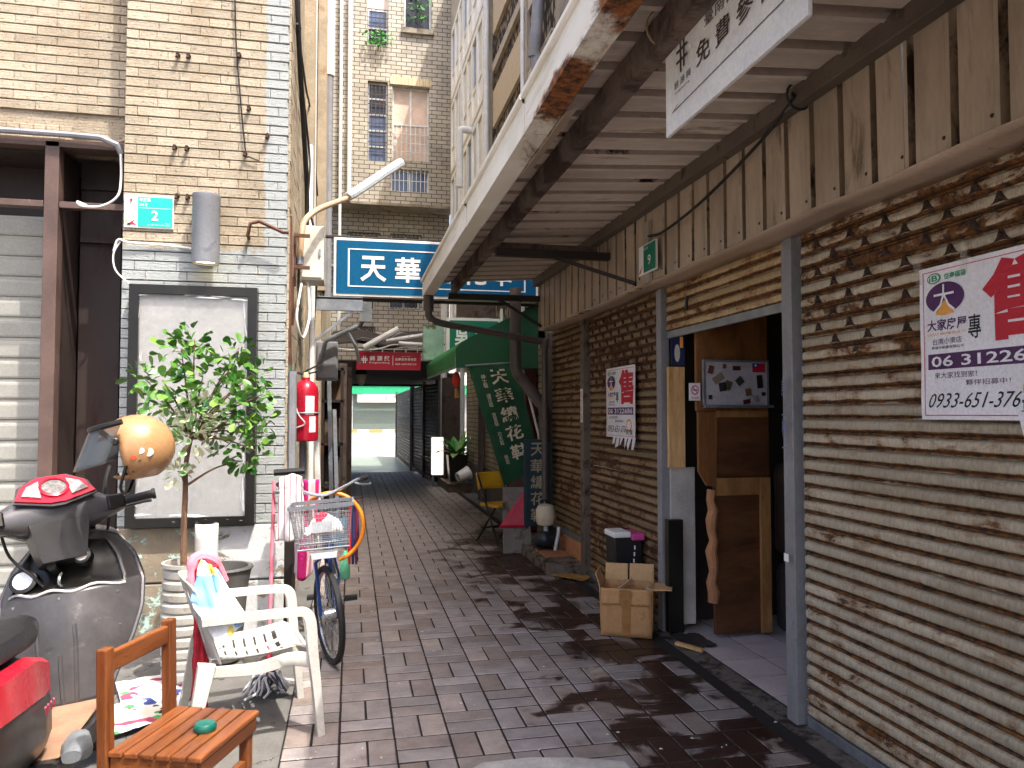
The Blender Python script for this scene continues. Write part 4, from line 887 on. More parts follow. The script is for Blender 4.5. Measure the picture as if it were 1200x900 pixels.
part(MB().box(1.37, 2.19, 11.0, 11.14, 2.36, 2.96), 'case', M_white, gs)
fn = quadfn((1.42, 10.995, 2.92), (2.15, 10.995, 2.92), (2.15, 10.995, 2.40), (1.42, 10.995, 2.40), .002)
shape(rectp(0, 1, 0, 1), fn, M_green, gs, 'sign_face'); text('吳', fn, (.10, .40, .28, .78), M_wht, gs, .03, k=3); text('媽', fn, (.52, .82, .28, .78), M_wht, gs, .03, k=3)
single(MB().box(1.55, 2.15, 11.2, 11.24, 3.0, 3.35), 'brown_board', M_dk2, 'dark brown board above the green signboard', 'board')
single(MB().box(2.17, 2.2, 10.9, 10.96, 2.3, 3.1), 'white_post', M_white, 'short white post at the end of the green signboard', 'post')
# green awning
ga = thing('green_awning', 'dark green canvas awning projecting over the alley beyond the canopy', 'awning', (1.8, 10, 2.1))
M_canv = mat('green canvas', '#1a8044', .7, var=.15, vs=3, dirt=('#0a3a20', .55, .75, 4)); M_canv2 = mat('deep green canvas', '#0c4a2a', .75, var=.15, vs=3)
prf = [(1.20, 2.08), (1.20, 2.30), (1.26, 2.38), (1.40, 2.46), (1.75, 2.64), (2.2, 2.86)]
part(MB().grid(lambda u, v: (lambda k, w: Vector((prf[k][0]+(prf[k+1][0]-prf[k][0])*w+.008*mnoise.noise((u*14, v*8, 0)), 8.75+u*3.4, prf[k][1]+(prf[k+1][1]-prf[k][1])*w+.02*u)))(min(4, int(v*5)), v*5-min(4, int(v*5))), 24, 20), 'canvas_top', M_canv, ga, smooth=True, ang=60)
part(MB().prism([(x, z) for x, z in prf]+[(2.2, 2.08)], T(0, 8.748, 0) @ RX(90), .006), 'end_panel', M_canv2, ga)
part(MB().tube([(1.21, 8.76, 2.09), (1.21, 12.1, 2.11)], .015, 6).tube([(2.2, 8.77, 2.1), (1.21, 8.77, 2.1)], .012, 6), 'frame', M_gal, ga)
# hanging banner
bn = thing('cloth_banner', 'dark green cloth banner with a column of pale characters hanging slanted', 'banner', (1.75, 8.7, .8))
BQ = [Vector(v) for v in ((1.335, 8.62, 2.09), (1.90, 8.66, 2.13), (2.22, 8.66, .90), (1.76, 8.60, .70))]
def bfn(u, v, k=0.):
    a = BQ[0].lerp(BQ[1], u); b = BQ[3].lerp(BQ[2], u); p = b.lerp(a, v)
    return p+Vector((0, .035*math.sin(u*5+v*2.2)+.025*mnoise.noise((u*3, v*4, 5))-.012*k, 0))
g = G('banner cloth'); g.done(g.mix(g.ramp(g.noise(g.pos(), 3, 6, .6), .3, .7), C('#16402c'), C('#22573b')), .9)
part(MB().grid(bfn, 20, 36), 'cloth', g.m, bn, smooth=True)
M_cream = mat('cream print', '#d8cfb8', .7, var=.1)
for i, ch in enumerate('天華繡花鞋'): text(ch, bfn, (.38, .76, .83-i*.168, .96-i*.168), M_cream, bn, .02, k=1.)
for i, s_ in enumerate(('紳\n士\n鞋', '繡\n花\n鞋', '寶\n寶\n鞋', '功\n夫\n鞋', '拖\n鞋')): text(s_, bfn, (.20, .285, .81-i*.165, .925-i*.165 if i < 4 else .85-i*.165+.04), M_cream, bn, .0, .9, k=1.)
part(MB().tube([(1.30, 8.64, 2.10), (1.95, 8.66, 2.15)], .01, 6), 'top_rod', M_gal, bn)
single(MB().tube([(1.95, 8.5, 2.05), (2.14, 8.5, 1.30), (2.2, 8.5, .95)], .014, 7), 'banner_pole', M_alu, 'thin white pole leaning behind the green banner', 'pole')
for i, (x, y, z) in enumerate(((1.30, 9.4, 1.98), (1.98, 8.9, 1.92))):
    t_ = thing('paper_lantern', ['red paper ornament hanging under the left end of the awning', 'red and gold ornament hanging right of the green banner'][i], 'ornament', (x, y, z-.12))
    part(MB().lathe([(.02, -.10), (.05, -.05), (.052, 0), (.04, .06), (.015, .09)], 10, T(x, y, z)), 'body', mat('red paper', '#d9391f', .6, var=.15), t_, smooth=True)
    part(MB().tube([(x, y, z+.1), (x, y, z+.25)], .004, 4), 'string', M_cable, t_)
    part(MB().tube([(x, y, z-.12), (x+.01, y, z-.24)], [.02, .03], 6), 'tassel', mat('gold paper', '#c78b34', .6), t_)
vs_ = thing('vertical_sign', 'navy vertical shop sign with five cream characters standing by the narrow shutter', 'sign', (2.0, 8.3, .3))
part(MB().box(1.875, 2.165, 8.06, 8.12, .31, 1.255), 'board', mat('navy board', '#12333d', .5, var=.12), vs_, bev=.004)
fn = quadfn((1.875, 8.058, 1.255), (2.165, 8.058, 1.255), (2.165, 8.058, .31), (1.875, 8.058, .31), .0015)
for i, ch in enumerate('天華繡花鞋'): text(ch, fn, (.22, .80, .81-i*.19, .965-i*.19), mat('dull cream print', '#a89f86', .7, var=.1), vs_, .012, k=1.5)
part(MB().box(1.90, 1.93, 8.125, 8.15, .0, 1.2).box(2.1, 2.13, 8.125, 8.15, 0, 1.2), 'stake', M_dkst, vs_)
# number 9 plate
n9 = thing('number_plate', 'small green house-number plate reading 9 on the metal siding', 'sign', (1.97, 4.75, 2.6))
part(MB().box(1.958, 1.97, 4.60, 4.90, 2.50, 2.70), 'plate', M_wht, n9)
fn = quadfn((1.957, 4.90, 2.70), (1.957, 4.60, 2.70), (1.957, 4.60, 2.50), (1.957, 4.90, 2.50), .0015)
shape(rectp(.30, .98, .04, .96), fn, mat('green enamel', '#0f7a5e', .4), n9, 'number_field'); text('9', fn, (.56, .73, .24, .58), M_wht, n9, .01, k=2.5, name='house_number'); text('中正路', fn, (.34, .58, .78, .90), M_wht, n9, k=2.5); shape([(.03, .06), (.12, .06), (.26, .32), (.14, .2)], fn, M_redp, n9, 'swoosh', 2)
# hanging white direction sign
hs = thing('hanging_sign', 'white hanging direction sign with brown characters and a long arrow under the canopy', 'sign', (1.1, 2, 2.53))
part(MB().box(1.093, 1.107, 1.62, 2.47, 2.53, 2.86), 'board', mat('white board', '#e4e2e0', .45, var=.06), hs, bev=.002)
fn = quadfn((1.092, 2.47, 2.86), (1.092, 1.62, 2.86), (1.092, 1.62, 2.53), (1.092, 2.47, 2.53), .0015); M_brp = mat('brown print', '#4a3733', .6)
for rc in ((.145, .158, .55, .92), (.175, .188, .58, .92)): shape(rectp(*rc), fn, M_brp, hs, 'emblem_bar')
for rc in ((.115, .215, .66, .69), (.115, .215, .77, .80)): shape(rectp(*rc), fn, M_brp, hs, 'emblem_bar', 1.6)
text('錦 源 興', fn, (.09, .24, .42, .50), M_brp, hs); text('Kinguanshing', fn, (.10, .23, .36, .39), M_brp, hs)
text('免 費 參 觀', fn, (.29, .86, .42, .66), M_brp, hs, .01); text('臺南百年老布莊', fn, (.36, .92, .74, .90), M_brp, hs)
shape([(.07, .20), (.93, .275), (.93, .285), (.07, .21)], fn, M_brp, hs, 'arrow_line'); shape([(.07, .20), (.12, .245), (.125, .24), (.085, .205)], fn, M_brp, hs, 'arrow_head', 1.5)
for y in (2.42, 1.98): part(MB().torus(.07, .004, T(1.07, y, 2.90) @ RX(90), 16, 5, sx=1), 'hanging_wire', mat('tan wire', '#a58a6a', .5), hs)
# for-sale posters
M_purp = mat('purple print', '#4a1a55', .5); M_post = mat('poster vinyl', '#ece8ea', .4, var=.05, vs=6); M_grn = mat('green print', '#1f8f5f', .5); M_org = mat('orange print', '#e9a24a', .5)
def poster(label, y0, y1, z0, z1, bold, near):
    p = thing('sale_poster', label, 'poster', (2.19, (y0+y1)/2, z0), group='for-sale posters')
    def pf(u, v, k=1.): return Vector((2.188-.0015*k+.004*mnoise.noise((u*3, v*4, y0)), y1+(y0-y1)*u, z0+(z1-z0)*v))
    part(MB().grid(lambda u, v: pf(u, v, 0), 16, 16), 'sheet', M_post, p, smooth=True)
    for rc in ((.03, .97, .965, .97), (.03, .97, .025, .03), (.03, .035, .03, .965)): part(MB().grid(lambda a, b: pf(rc[0]+(rc[1]-rc[0])*a, rc[2]+(rc[3]-rc[2])*b, 1.2), 8, 2), 'border_line', M_redp, p)
    text('住商福福', pf, (.20, .36, .90, .94), M_grn, p, .02); shape(ell(.12, .92, .055, .035), pf, M_grn, p, 'emblem_ring', 1.2); shape(ell(.12, .92, .045, .028), pf, M_post, p, 'emblem_field', 2.2); text('iB', pf, (.085, .155, .90, .94), M_grn, p, .02, k=3.2)
    shape(ell(.20, .785, .145, .10), pf, M_purp, p, 'emblem_disc', 1.2); shape([(.20, .77), (.27, .68), (.20, .67), (.13, .68)], pf, M_org, p, 'emblem_cone', 2.2)
    text('大', pf, (.12, .28, .69, .87), M_post, p, .0, k=3.4)
    text('大家房屋', pf, (.06, .355, .575, .65), M_purp, p, .02); text('GREAT HOME REALTY', pf, (.06, .35, .545, .562), M_org, p)
    text('台南小東店', pf, (.10, .32, .485, .525), M_purp, p); text('專', pf, (.365, .455, .50, .65), M_ink, p, .01); text('夢達不動產有限公司', pf, (.09, .335, .455, .475), M_purp, p)
    text('售', pf, (.47, .95, .47, .955), M_redp, p, .05)
    part(MB().grid(lambda a, b: pf(.06+.88*a, .325+.10*b, 1.2), 10, 2), 'phone_band', M_purp, p); text('06 3122686', pf, (.09, .92, .34, .41), M_post, p, .015, k=2.4)
    text('來大家找到家！', pf, (.11, .42, .265, .305), M_purp, p); text('夥伴招募中！', pf, (.34, .64, .215, .25), M_purp, p); text('0933-651-376', pf, (.05, .68, .075, .17), M_ink, p, .0, slant=.06)
    shape(ell(.80, .18, .09, .085), pf, M_org, p, 'seal', 1.2); shape(ell(.80, .18, .065, .06), pf, M_post, p, 'seal_field', 2.2); text('買賣', pf, (.70, .92, .05, .12), M_ink, p, k=2.6)
    return p
p1 = poster('large for-sale poster on the near shutter, cut off by the right edge', 1.90, 2.54, 1.525, 2.112, 0, True)
part(MB().add([(2.186, 2.11, 1.56), (2.17, 2.02, 1.54), (2.172, 2.0, 1.45), (2.18, 2.07, 1.44)], [(0, 1, 2, 3)]), 'torn_slip', M_post, p1)
g = G('clear tape'); M_tape = g.done(C('#d8d2c4'), .15, 0., Alpha=.22)
part(MB().add([(2.183, 2.57, 2.16), (2.183, 2.53, 2.15), (2.183, 2.52, 2.05), (2.183, 2.55, 2.05)], [(0, 1, 2, 3)]), 'tape', M_tape, p1); part(MB().add([(2.183, 2.33, 2.18), (2.183, 2.30, 2.18), (2.183, 2.30, 2.06), (2.183, 2.33, 2.06)], [(0, 1, 2, 3)]), 'tape', M_tape, p1)
p2 = poster('small for-sale poster with torn strips on the brown shutter', 5.575, 6.255, 1.345, 1.935, 0, False)
r = random.Random(4)
for k in range(6):
    y = 6.08-k*.09; part(MB().add([(2.186, y, 1.35), (2.186, y-.07, 1.35), (2.165, y-.06+r.uniform(-.03, .03), 1.35-r.uniform(.05, .11)), (2.17, y-.02+r.uniform(-.03, .03), 1.35-r.uniform(.05, .10))], [(0, 1, 2, 3)]), 'torn_strip', M_post, p2)
st_ = thing('warning_strip', 'narrow white sticker with red characters on the shutter post', 'sticker', (2.16, 6.9, 1.55))
part(MB().box(2.160, 2.1635, 6.86, 6.93, 1.46, 1.78), 'strip', M_wht, st_)
fn = quadfn((2.1595, 6.93, 1.78), (2.1595, 6.86, 1.78), (2.1595, 6.86, 1.46), (2.1595, 6.93, 1.46), .001); text('請\n勿\n停\n車', fn, (.15, .85, .06, .94), M_redp, st_)
fn = quadfn((2.1595, 3.49, 1.75), (2.1595, 3.41, 1.75), (2.1595, 3.41, 1.35), (2.1595, 3.49, 1.35), .001)
pen = thing('pen_writing', 'faint handwriting in pen on the grey post by the doorway', 'writing', (2.16, 3.45, 1.35)); text('請\n上\n樓\n一', fn, (.2, .8, .05, .95), mat('faded ink', '#6f7796', .6), pen)
single(MB().box(2.1585, 2.1595, 3.43, 3.47, .80, .84), 'sticker', M_wht, 'tiny white sticker low on the grey post', 'sticker')
# ------------------------------------------------------------------ inside the open doorway
M_ply = mat_wood('brown plywood', '#5f3a1d', '#8a5a30', (1, 1, .25), 3.5); M_ply2 = mat_wood('pale plywood', '#c79a62', '#dab27c', (2.5, 2.5, .3), 3.); M_ply3 = mat_wood('dark plywood', '#4a2b17', '#6a4224', (.25, 1, 1), 4.)
wp = thing('plywood_partition', 'patched brown plywood partition just inside the open doorway', 'partition', (2.6, 4.8, 0))
part(MB().box(2.46, 2.88, 4.80, 4.83, .03, 1.56), 'lower_board', M_ply3, wp)
part(MB().box(2.33, 2.87, 4.79, 4.82, 1.565, 2.35), 'upper_board', M_ply, wp)
part(MB().prism([(2.34, 1.15), (2.40, 1.05), (2.47, 1.04), (2.48, 1.56), (2.34, 1.56)], T(0, 4.815, 0) @ RX(90), .03), 'side_board', M_ply, wp)
part(MB().box(2.80, 2.87, 4.77, 4.80, .03, 1.10), 'post', mat_wood('pine batten', '#8f6338', '#b07f4c', (1, 1, .3), 4), wp)
part(MB().box(2.47, 2.80, 4.785, 4.80, .98, 1.10).box(2.47, 2.87, 4.785, 4.80, 1.52, 1.565), 'batten', bpy.data.materials['pine batten'], wp)
part(MB().tube([(2.44+.012*math.sin(k*2.3), 4.80, .25+k*.07) for k in range(12)], [.035+.006*math.sin(k*1.7) for k in range(12)], 9), 'wrapped_pole', mat('stained foam wrap', '#b27c55', .8, var=.25, bump=.5, bs=20), wp, smooth=True)
wl2 = single(MB().box(2.22, 2.34, 5.00, 5.04, 1.16, 1.88), 'plywood_strip', M_ply2, 'pale plywood strip left of the no-smoking sign', 'board')
single(MB().box(2.24, 2.42, 5.02, 5.05, .05, 1.16), 'white_board', mat('dirty white panel', '#b9b3ac', .7, var=.15), 'dirty white wall panel low inside the doorway', 'panel')
single(MB().box(2.18, 2.29, 4.94, 5.0, .02, .80), 'black_board', M_blk, 'black board leaning inside the door post', 'board')
bp = thing('blue_poster', 'dark blue poster with a pale oval at the top left of the doorway', 'poster', (2.29, 5, 1.9))
part(MB().box(2.235, 2.34, 4.99, 5.0, 1.89, 2.10), 'sheet', mat('navy paper', '#1c2550', .5), bp)
fn = quadfn((2.235, 4.989, 2.10), (2.34, 4.989, 2.10), (2.34, 4.989, 1.89), (2.235, 4.989, 1.89), .001); shape(ell(.42, .42, .2, .3), fn, mat('pale oval', '#b9b9b2', .5), bp, 'oval'); shape(rectp(.62, .85, .6, .98), fn, M_org, bp, 'orange_patch')
wb = thing('magnet_board', 'small magnetic whiteboard with magnets and a flag on the plywood', 'whiteboard', (2.6, 4.7, 1.6))
part(MB().box(2.37, 2.83, 4.735, 4.75, 1.605, 1.90), 'panel', mat('whiteboard', '#b9b4b8', .3, var=.05), wb)
part(MB().box(2.355, 2.37, 4.73, 4.76, 1.59, 1.915).box(2.83, 2.845, 4.73, 4.76, 1.59, 1.915).box(2.37, 2.83, 4.73, 4.76, 1.90, 1.915).box(2.355, 2.87, 4.71, 4.76, 1.585, 1.605), 'frame', M_gal, wb)
fn = quadfn((2.37, 4.734, 1.90), (2.83, 4.734, 1.90), (2.83, 4.734, 1.605), (2.37, 4.734, 1.605), .001)
def magnet(u, v, w, h, a, c):
    ca, sa = math.cos(rad(a)), math.sin(rad(a)); M = T(2.37+u*.46, 4.734, 1.605+v*.295) @ RY(-a)
    part(MB().box(-w/2, w/2, -.008, 0, -h/2, h/2, M), 'magnet', mat('magnet '+c, c, .5, var=.15, vs=40), wb)
for a in ((.08, .82, .035, .055, -15, '#6a3a2a'), (.2, .62, .08, .05, 35, '#8a7f6a'), (.27, .42, .05, .06, 10, '#2c2c2e'), (.36, .46, .045, .06, -20, '#5b4a3a'), (.5, .86, .055, .03, 0, '#5a1f20'), (.55, .56, .05, .05, 40, '#3a3a3c'), (.3, .9, .025, .03, 0, '#7a5a2a'), (.69, .3, .04, .05, 8, '#7a5a34'), (.88, .55, .04, .09, 5, '#232326'), (.94, .26, .025, .025, 0, '#202022'), (.07, .18, .025, .03, 0, '#2f2a28'), (.82, .14, .04, .04, 20, '#8b8a86'), (.66, .08, .05, .03, 10, '#4a1a1c')): magnet(*a)
fl = shape(rectp(.76, .97, .77, .98), fn, M_redp, wb, 'flag', 4); shape(rectp(.76, .86, .88, .98), fn, mat('flag blue', '#1a2d7a', .5), wb, 'flag_canton', 5); shape(ell(.81, .93, .02, .025, 12), fn, M_wht, wb, 'flag_sun', 6)
ns = thing('no_smoking_sign', 'small white no-smoking sign beside the whiteboard', 'sign', (2.3, 4.77, 1.62))
part(MB().box(2.265, 2.345, 4.765, 4.775, 1.635, 1.755), 'plate', M_post, ns)
fn = quadfn((2.265, 4.764, 1.755), (2.345, 4.764, 1.755), (2.345, 4.764, 1.635), (2.265, 4.764, 1.635), .001); shape(ell(.5, .6, .34, .27), fn, M_redp, ns, 'ring'); shape(ell(.5, .6, .27, .21), fn, M_post, ns, 'ring_field', 2); shape(rectp(.28, .72, .57, .63), fn, M_ink, ns, 'cigarette', 3)
shape([(.29, .74), (.33, .78), (.71, .46), (.67, .42)], fn, M_redp, ns, 'slash_bar', 4); text('禁止吸煙', fn, (.15, .85, .09, .21), M_redp, ns)
for i, (x0, x1, y0, y1, z0, z1, c, lab) in enumerate(((2.95, 3.3, 4.4, 4.9, 0.01, .5, '#2f2622', 'dark bundle on the tiles inside the doorway'), (3.0, 3.4, 4.5, 5.0, .52, 1.2, '#3a2a1e', 'brown sack stacked on the dark bundle inside'))):
    single(MB().box(x0, x1, y0, y1, z0, z1), 'bundle', mat('bundle %d' % i, c, .9, var=.4, vs=8, bump=.8, bs=12), lab, 'bundle', bev=.08, seg=3)
deb = thing('rubbish', 'scraps of wood and rag lying at the doorway threshold', 'rubbish', (2.2, 4.7, 0))
part(MB().bar((2.13, 4.72, .02), (2.24, 4.55, .015), .03, .02), 'wood_scrap', M_ply2, deb)
part(MB().grid(lambda u, v: Vector((2.18+u*.2, 4.62+v*.3, .012+.03*abs(mnoise.noise((u*6, v*6, 2))))), 10, 10), 'rag', M_dk, deb, smooth=True)
# ------------------------------------------------------------------ things along the right-hand side
ss = thing('stone_step', 'rough worn concrete step below the narrow shutter', 'step', (2.0, 7.4, 0))
def rock(x0, x1, y0, y1, z0, z1, seed, amp=.02, n=8):
    mb = MB(); mb.box(x0, x1, y0, y1, z0, z1); me = mb.mesh('r', None); bm = bmesh.new(); bm.from_mesh(me)
    bmesh.ops.subdivide_edges(bm, edges=bm.edges, cuts=n, use_grid_fill=True)
    vs = [v.co+Vector((mnoise.noise(v.co*5+Vector((seed, 0, 0))), mnoise.noise(v.co*5+Vector((0, seed, 3))), mnoise.noise(v.co*6+Vector((9, 0, seed)))))*amp for v in bm.verts]
    out = MB().add(vs, [tuple(v.index for v in f.verts) for f in bm.faces]); bm.free(); bpy.data.meshes.remove(me); return out
part(rock(1.86, 2.19, 6.95, 8.22, -.02, .10, 4), 'slab', mat('dirty step stone', '#7a6f64', .9, var=.3, bump=.9, bs=25, dirt=('#332822', .45, .6, 5)), ss, smooth=True)
part(rock(1.92, 2.17, 7.35, 7.75, .10, .125, 8, .008), 'loose_tile', mat('terracotta bit', '#a8714f', .85, var=.2), ss, smooth=True)
single(MB().grid(lambda u, v: Vector((1.86+u*.24+v*.10, 6.98-u*.34+v*.12, .012+.012*abs(mnoise.noise((u*5, v*5, 1)))+.01*(v > .9))), 14, 10), 'cardboard_sheet', mat('flattened cardboard', '#a8803f', .85, var=.25, vs=6, dirt=('#4a3218', .55, .65, 7)), 'flattened stained cardboard lying in front of the stone step', 'cardboard', smooth=True, solid=.006)
# open carton
M_card = mat('corrugated cardboard', '#b98b5c', .8, var=.10, vs=4, bump=.3, bs=30, dirt=('#8a6238', .6, .75, 4)); M_card2 = mat('inner cardboard', '#c7a071', .85, var=.1)
M_tp = mat('brown tape', '#a06f3d', .3, var=.1, vs=8)
bx_ = thing('cardboard_box', 'open brown cardboard box standing by the doorway post', 'box', (1.93, 5.08, 0), rad(-26))
w, d, h = .35, .26, .33
def wpanel(name, a, b, c, m=M_card, t=.006): # plane through origin a with edge vectors b, c
    a, b, c = map(Vector, (a, b, c)); r2 = random.Random(len(name))
    lpart(MB().grid(lambda u, v: a+b*u+c*v+b.cross(c).normalized()*.004*mnoise.noise((u*4+a.x*9, v*4, a.z*7+a.y*5)), 8, 8), name, m, bx_, smooth=True, solid=t)
wpanel('front_wall', (-w/2, -d/2, .005), (w, 0, 0), (0, -.008, h)); wpanel('back_wall', (-w/2, d/2, .005), (w, 0, 0), (0, 0, h)); wpanel('side_wall', (-w/2, -d/2, .005), (0, d, 0), (-.008, 0, h)); wpanel('side_wall', (w/2, -d/2, .005), (0, d, 0), (.006, 0, h)); wpanel('bottom', (-w/2, -d/2, .01), (w, 0, 0), (0, d, 0))
wpanel('flap', (-w/2, d/2, h), (w*.47, 0, 0), (.0, .04, .12), M_card2); wpanel('flap', (.0, d/2, h), (w*.5, 0, 0), (0, .03, .125), M_card2); wpanel('flap', (w/2, -d/2+.01, h), (0, d-.02, 0), (.135, 0, .005), M_card2); wpanel('flap', (-w/2-.008, -d/2+.01, h), (0, d-.02, 0), (-.03, 0, .10), M_card2)
wpanel('front_flap', (-w/2+.005, -d/2-.008, h+.002), (w-.01, 0, 0), (-.0, -.012, -.105), M_card)
lpart(MB().box(-.045, .035, -d/2-.026, -d/2-.0235, h-.11, h+.0), 'tape', M_tp, bx_); lpart(MB().box(-.03, .03, -d/2-.0115, -d/2-.010, .02, h-.12), 'tape', M_tp, bx_)
single(MB().add([(1.84, 5.02, .33), (1.95, 5.10, .365), (2.0, 5.18, .36), (1.93, 5.2, .30)], [(0, 1, 2, 3)]).add([(2.03, 5.0, .33), (2.10, 5.0, .30), (2.10, 5.06, .24), (2.05, 5.08, .30)], [(0, 1, 2, 3)]), 'crumpled_paper', M_wht, 'crumpled white paper sticking out of the cardboard box', 'paper', solid=.004)
bg_ = thing('black_bin', 'tall black bin bag holder with white and pink lid behind the cardboard box', 'bin', (2.08, 5.55, 0))
part(MB().loft([[Vector((2.08+x*s, 5.55+y*s, z)) for x, y in ((-.12, -.10), (.12, -.10), (.12, .10), (-.12, .10))] for z, s in ((0.005, .8), (.3, .95), (.60, 1.))]), 'body', mat('black nylon', '#141315', .6, var=.2, bump=.4, bs=15), bg_, bev=.02, seg=3)
part(MB().box(1.955, 2.10, 5.44, 5.66, .60, .645), 'lid', M_wht, bg_, bev=.012); part(MB().box(2.10, 2.21, 5.44, 5.66, .575, .63), 'pink_rim', mat('pink plastic', '#d84f9a', .4), bg_, bev=.012)
for k in range(4): part(MB().box(2.11+.004*k, 2.12+.004*k, 5.441, 5.447, .36+k*.05, .39+k*.05), 'printed_mark', M_wht, bg_)
# water pump with white tank
wp_ = thing('water_pump', 'domestic water pump with a cream pressure tank by the vertical sign', 'pump', (2.03, 7.75, .1))
part(MB().lathe([(.02, .36), (.085, .375), (.10, .41), (.10, .445), (.108, .448), (.108, .465), (.10, .468), (.10, .53), (.08, .575), (.03, .59), (0, .59)], 24, T(2.02, 7.72, 0)), 'tank', mat('cream tank', '#cfc3ab', .4, var=.08), wp_, smooth=True)
part(MB().lathe([(.06, -.13), (.085, -.12), (.085, .08), (.07, .10), (.03, .13)], 20, T(2.0, 7.72, .22) @ RY(0) @ RX(80)), 'motor', mat('blue black motor', '#1d2733', .4, var=.2), wp_, smooth=True)
part(MB().tube([(2.02, 7.72, .37), (2.02, 7.72, .24)], .022, 8).tube([(2.09, 7.6, .12), (2.12, 7.58, .3), (2.13, 7.6, .36)], .018, 8), 'pipework', M_pvcw, wp_, smooth=True)
part(MB().box(1.92, 2.1, 7.62, 7.86, .10, .135), 'foot', M_dkst, wp_)
# grey board with red sheet, yellow chair
gb = thing('grey_board', 'scuffed grey board leaning by the vertical sign with a red plastic sheet pinned on', 'board', (1.78, 8.2, 0))
part(MB().box(-.155, .155, -.012, .012, 0, .72, T(1.80, 8.12, 0.01) @ RZ(-8) @ RX(-7)), 'panel', mat('scuffed grey board', '#7d7570', .8, var=.2, dirt=('#443a33', .52, .7, 5)), gb, bev=.004)
part(MB().grid(lambda u, v: T(1.80, 8.10, 0.01) @ RZ(-8) @ RX(-7) @ Vector((-.06+.19*v+(u-.5)*.30*(1-v*.72), -.02-.01*abs(mnoise.noise((u*5, v*7, 3))), .28+.42*v)), 10, 12), 'red_sheet', mat('crimson plastic sheet', '#b9143a', .4, var=.2, vs=14), gb, smooth=True, solid=.003)
yc = thing('folding_chair', 'yellow and black steel folding chair standing beyond the green banner', 'chair', (1.78, 8.95, 0), rad(25)); 
M_yel = mat('yellow vinyl', '#c99c1e', .45, var=.1); M_bkt = mat('black chair tube', '#1c1a19', .4)
for s in (-1, 1):
    lpart(MB().tube([(s*.20, -.22, 0), (s*.20, .20, .82)], .012, 8), 'leg', M_bkt, yc, smooth=True); lpart(MB().tube([(s*.17, .25, 0), (s*.17, -.16, .46)], .012, 8), 'leg', M_bkt, yc, smooth=True)
lpart(MB().grid(lambda u, v: Vector(((u-.5)*.38, .19+.05*math.sin(u*math.pi)-.0+v*.055, .62+v*.20)), 10, 5), 'backrest', M_yel, yc, smooth=True, solid=.02)
lpart(MB().box(-.19, .19, -.20, .17, .43, .465), 'seat', M_yel, yc, bev=.012, seg=3); lpart(MB().tube([(-.2, -.12, .2), (.2, -.12, .2)], .009, 6), 'stretcher', M_bkt, yc); lpart(MB().tube([(-.17, .17, .16), (.17, .17, .16)], .009, 6), 'stretcher', M_bkt, yc)
wpf = thing('wooden_platform', 'low dark wooden platform under the potted plant', 'platform', (2.1, 15.6, 0))
for k in range(4): part(MB().box(1.86+k*.125, 1.98+k*.125, 14.6, 16.3, .14, .17), 'plank', mat_wood('dark plank', '#4a3a2c', '#6a5440', (1, .2, 1), 5.), wpf)
part(MB().box(1.87, 2.34, 14.62, 14.66, 0, .14).box(1.865, 1.90, 14.66, 16.3, 0, .14), 'side_board', bpy.data.materials['dark plank'], wpf)
fp = thing('potted_plant', 'broad-leaved green plant in a tall black pot on the wooden platform', 'plant', (2.12, 15.2, .17))
part(MB().loft([[Vector((2.12+x*s, 15.2+y*s, z)) for x, y in ((-.2, -.2), (.2, -.2), (.2, .2), (-.2, .2))] for z, s in ((.17, .75), (.70, 1.), (.70, .85), (.62, .85))]), 'pot', M_blk, fp, bev=.01)
r = random.Random(12); M_lf = mat('broad leaf', '#3c8a3a', .4, var=.3, vs=12)
for k in range(22):
    a = r.uniform(0, 6.28); el_ = r.uniform(.35, 1.2); L = r.uniform(.3, .55); b0 = Vector((2.12, 15.2, .66)); dr = Vector((math.cos(a)*math.cos(el_), math.sin(a)*math.cos(el_), math.sin(el_))); sd_ = Vector((-math.sin(a), math.cos(a), 0))
    mb = MB().grid(lambda u, v: b0+dr*(.12+L*v)+Vector((0, 0, -.22*v*v*math.cos(el_)))+sd_*(u-.5)*.17*math.sin(max(.02, v)**.7*math.pi)+Vector((0, 0, .03*abs(u-.5))), 4, 7)
    part(mb, 'leaf', M_lf if k % 3 else mat('pale leaf', '#8fb86a', .4, var=.3, vs=14), fp, smooth=True)
lbx = thing('lit_sign_box', 'small white lit sign box standing before the dark shutter', 'sign', (1.8, 15.6, 0))
part(MB().box(1.67, 1.93, 15.9, 16.05, .24, 1.04), 'case', M_white, lbx); part(MB().box(1.70, 1.73, 15.95, 16.0, 0, .24).box(1.87, 1.90, 15.95, 16.0, 0, .24), 'leg', M_gal, lbx)
fn = quadfn((1.68, 15.895, 1.03), (1.92, 15.895, 1.03), (1.92, 15.895, .25), (1.68, 15.895, .25), .003); shape(rectp(0, 1, 0, 1), fn, glow('lit sign face', '#fff0dc', .55), lbx, 'lit_face')
text('錦\n源\n興', fn, (.42, .68, .40, .66), M_gry, lbx, k=2); text('井', fn, (.44, .62, .74, .84), M_gry, lbx, k=2)
bk = thing('white_bucket', 'white plastic bucket tipped on its side on the wooden platform', 'bucket', (2.2, 14.5, .17))
part(MB().lathe([(.09, 0), (.13, .24), (.138, .245), (.138, .26), (.122, .26), (.085, .02), (0, .02)], 20, T(2.04, 14.55, .30) @ RZ(20) @ RY(72), cap=False), 'shell', M_wht, bk, smooth=True)
part(MB().torus(.10, .006, T(2.22, 14.6, .32) @ RY(60), 16, 5, 0, 3.1), 'handle', M_pvcw, bk)
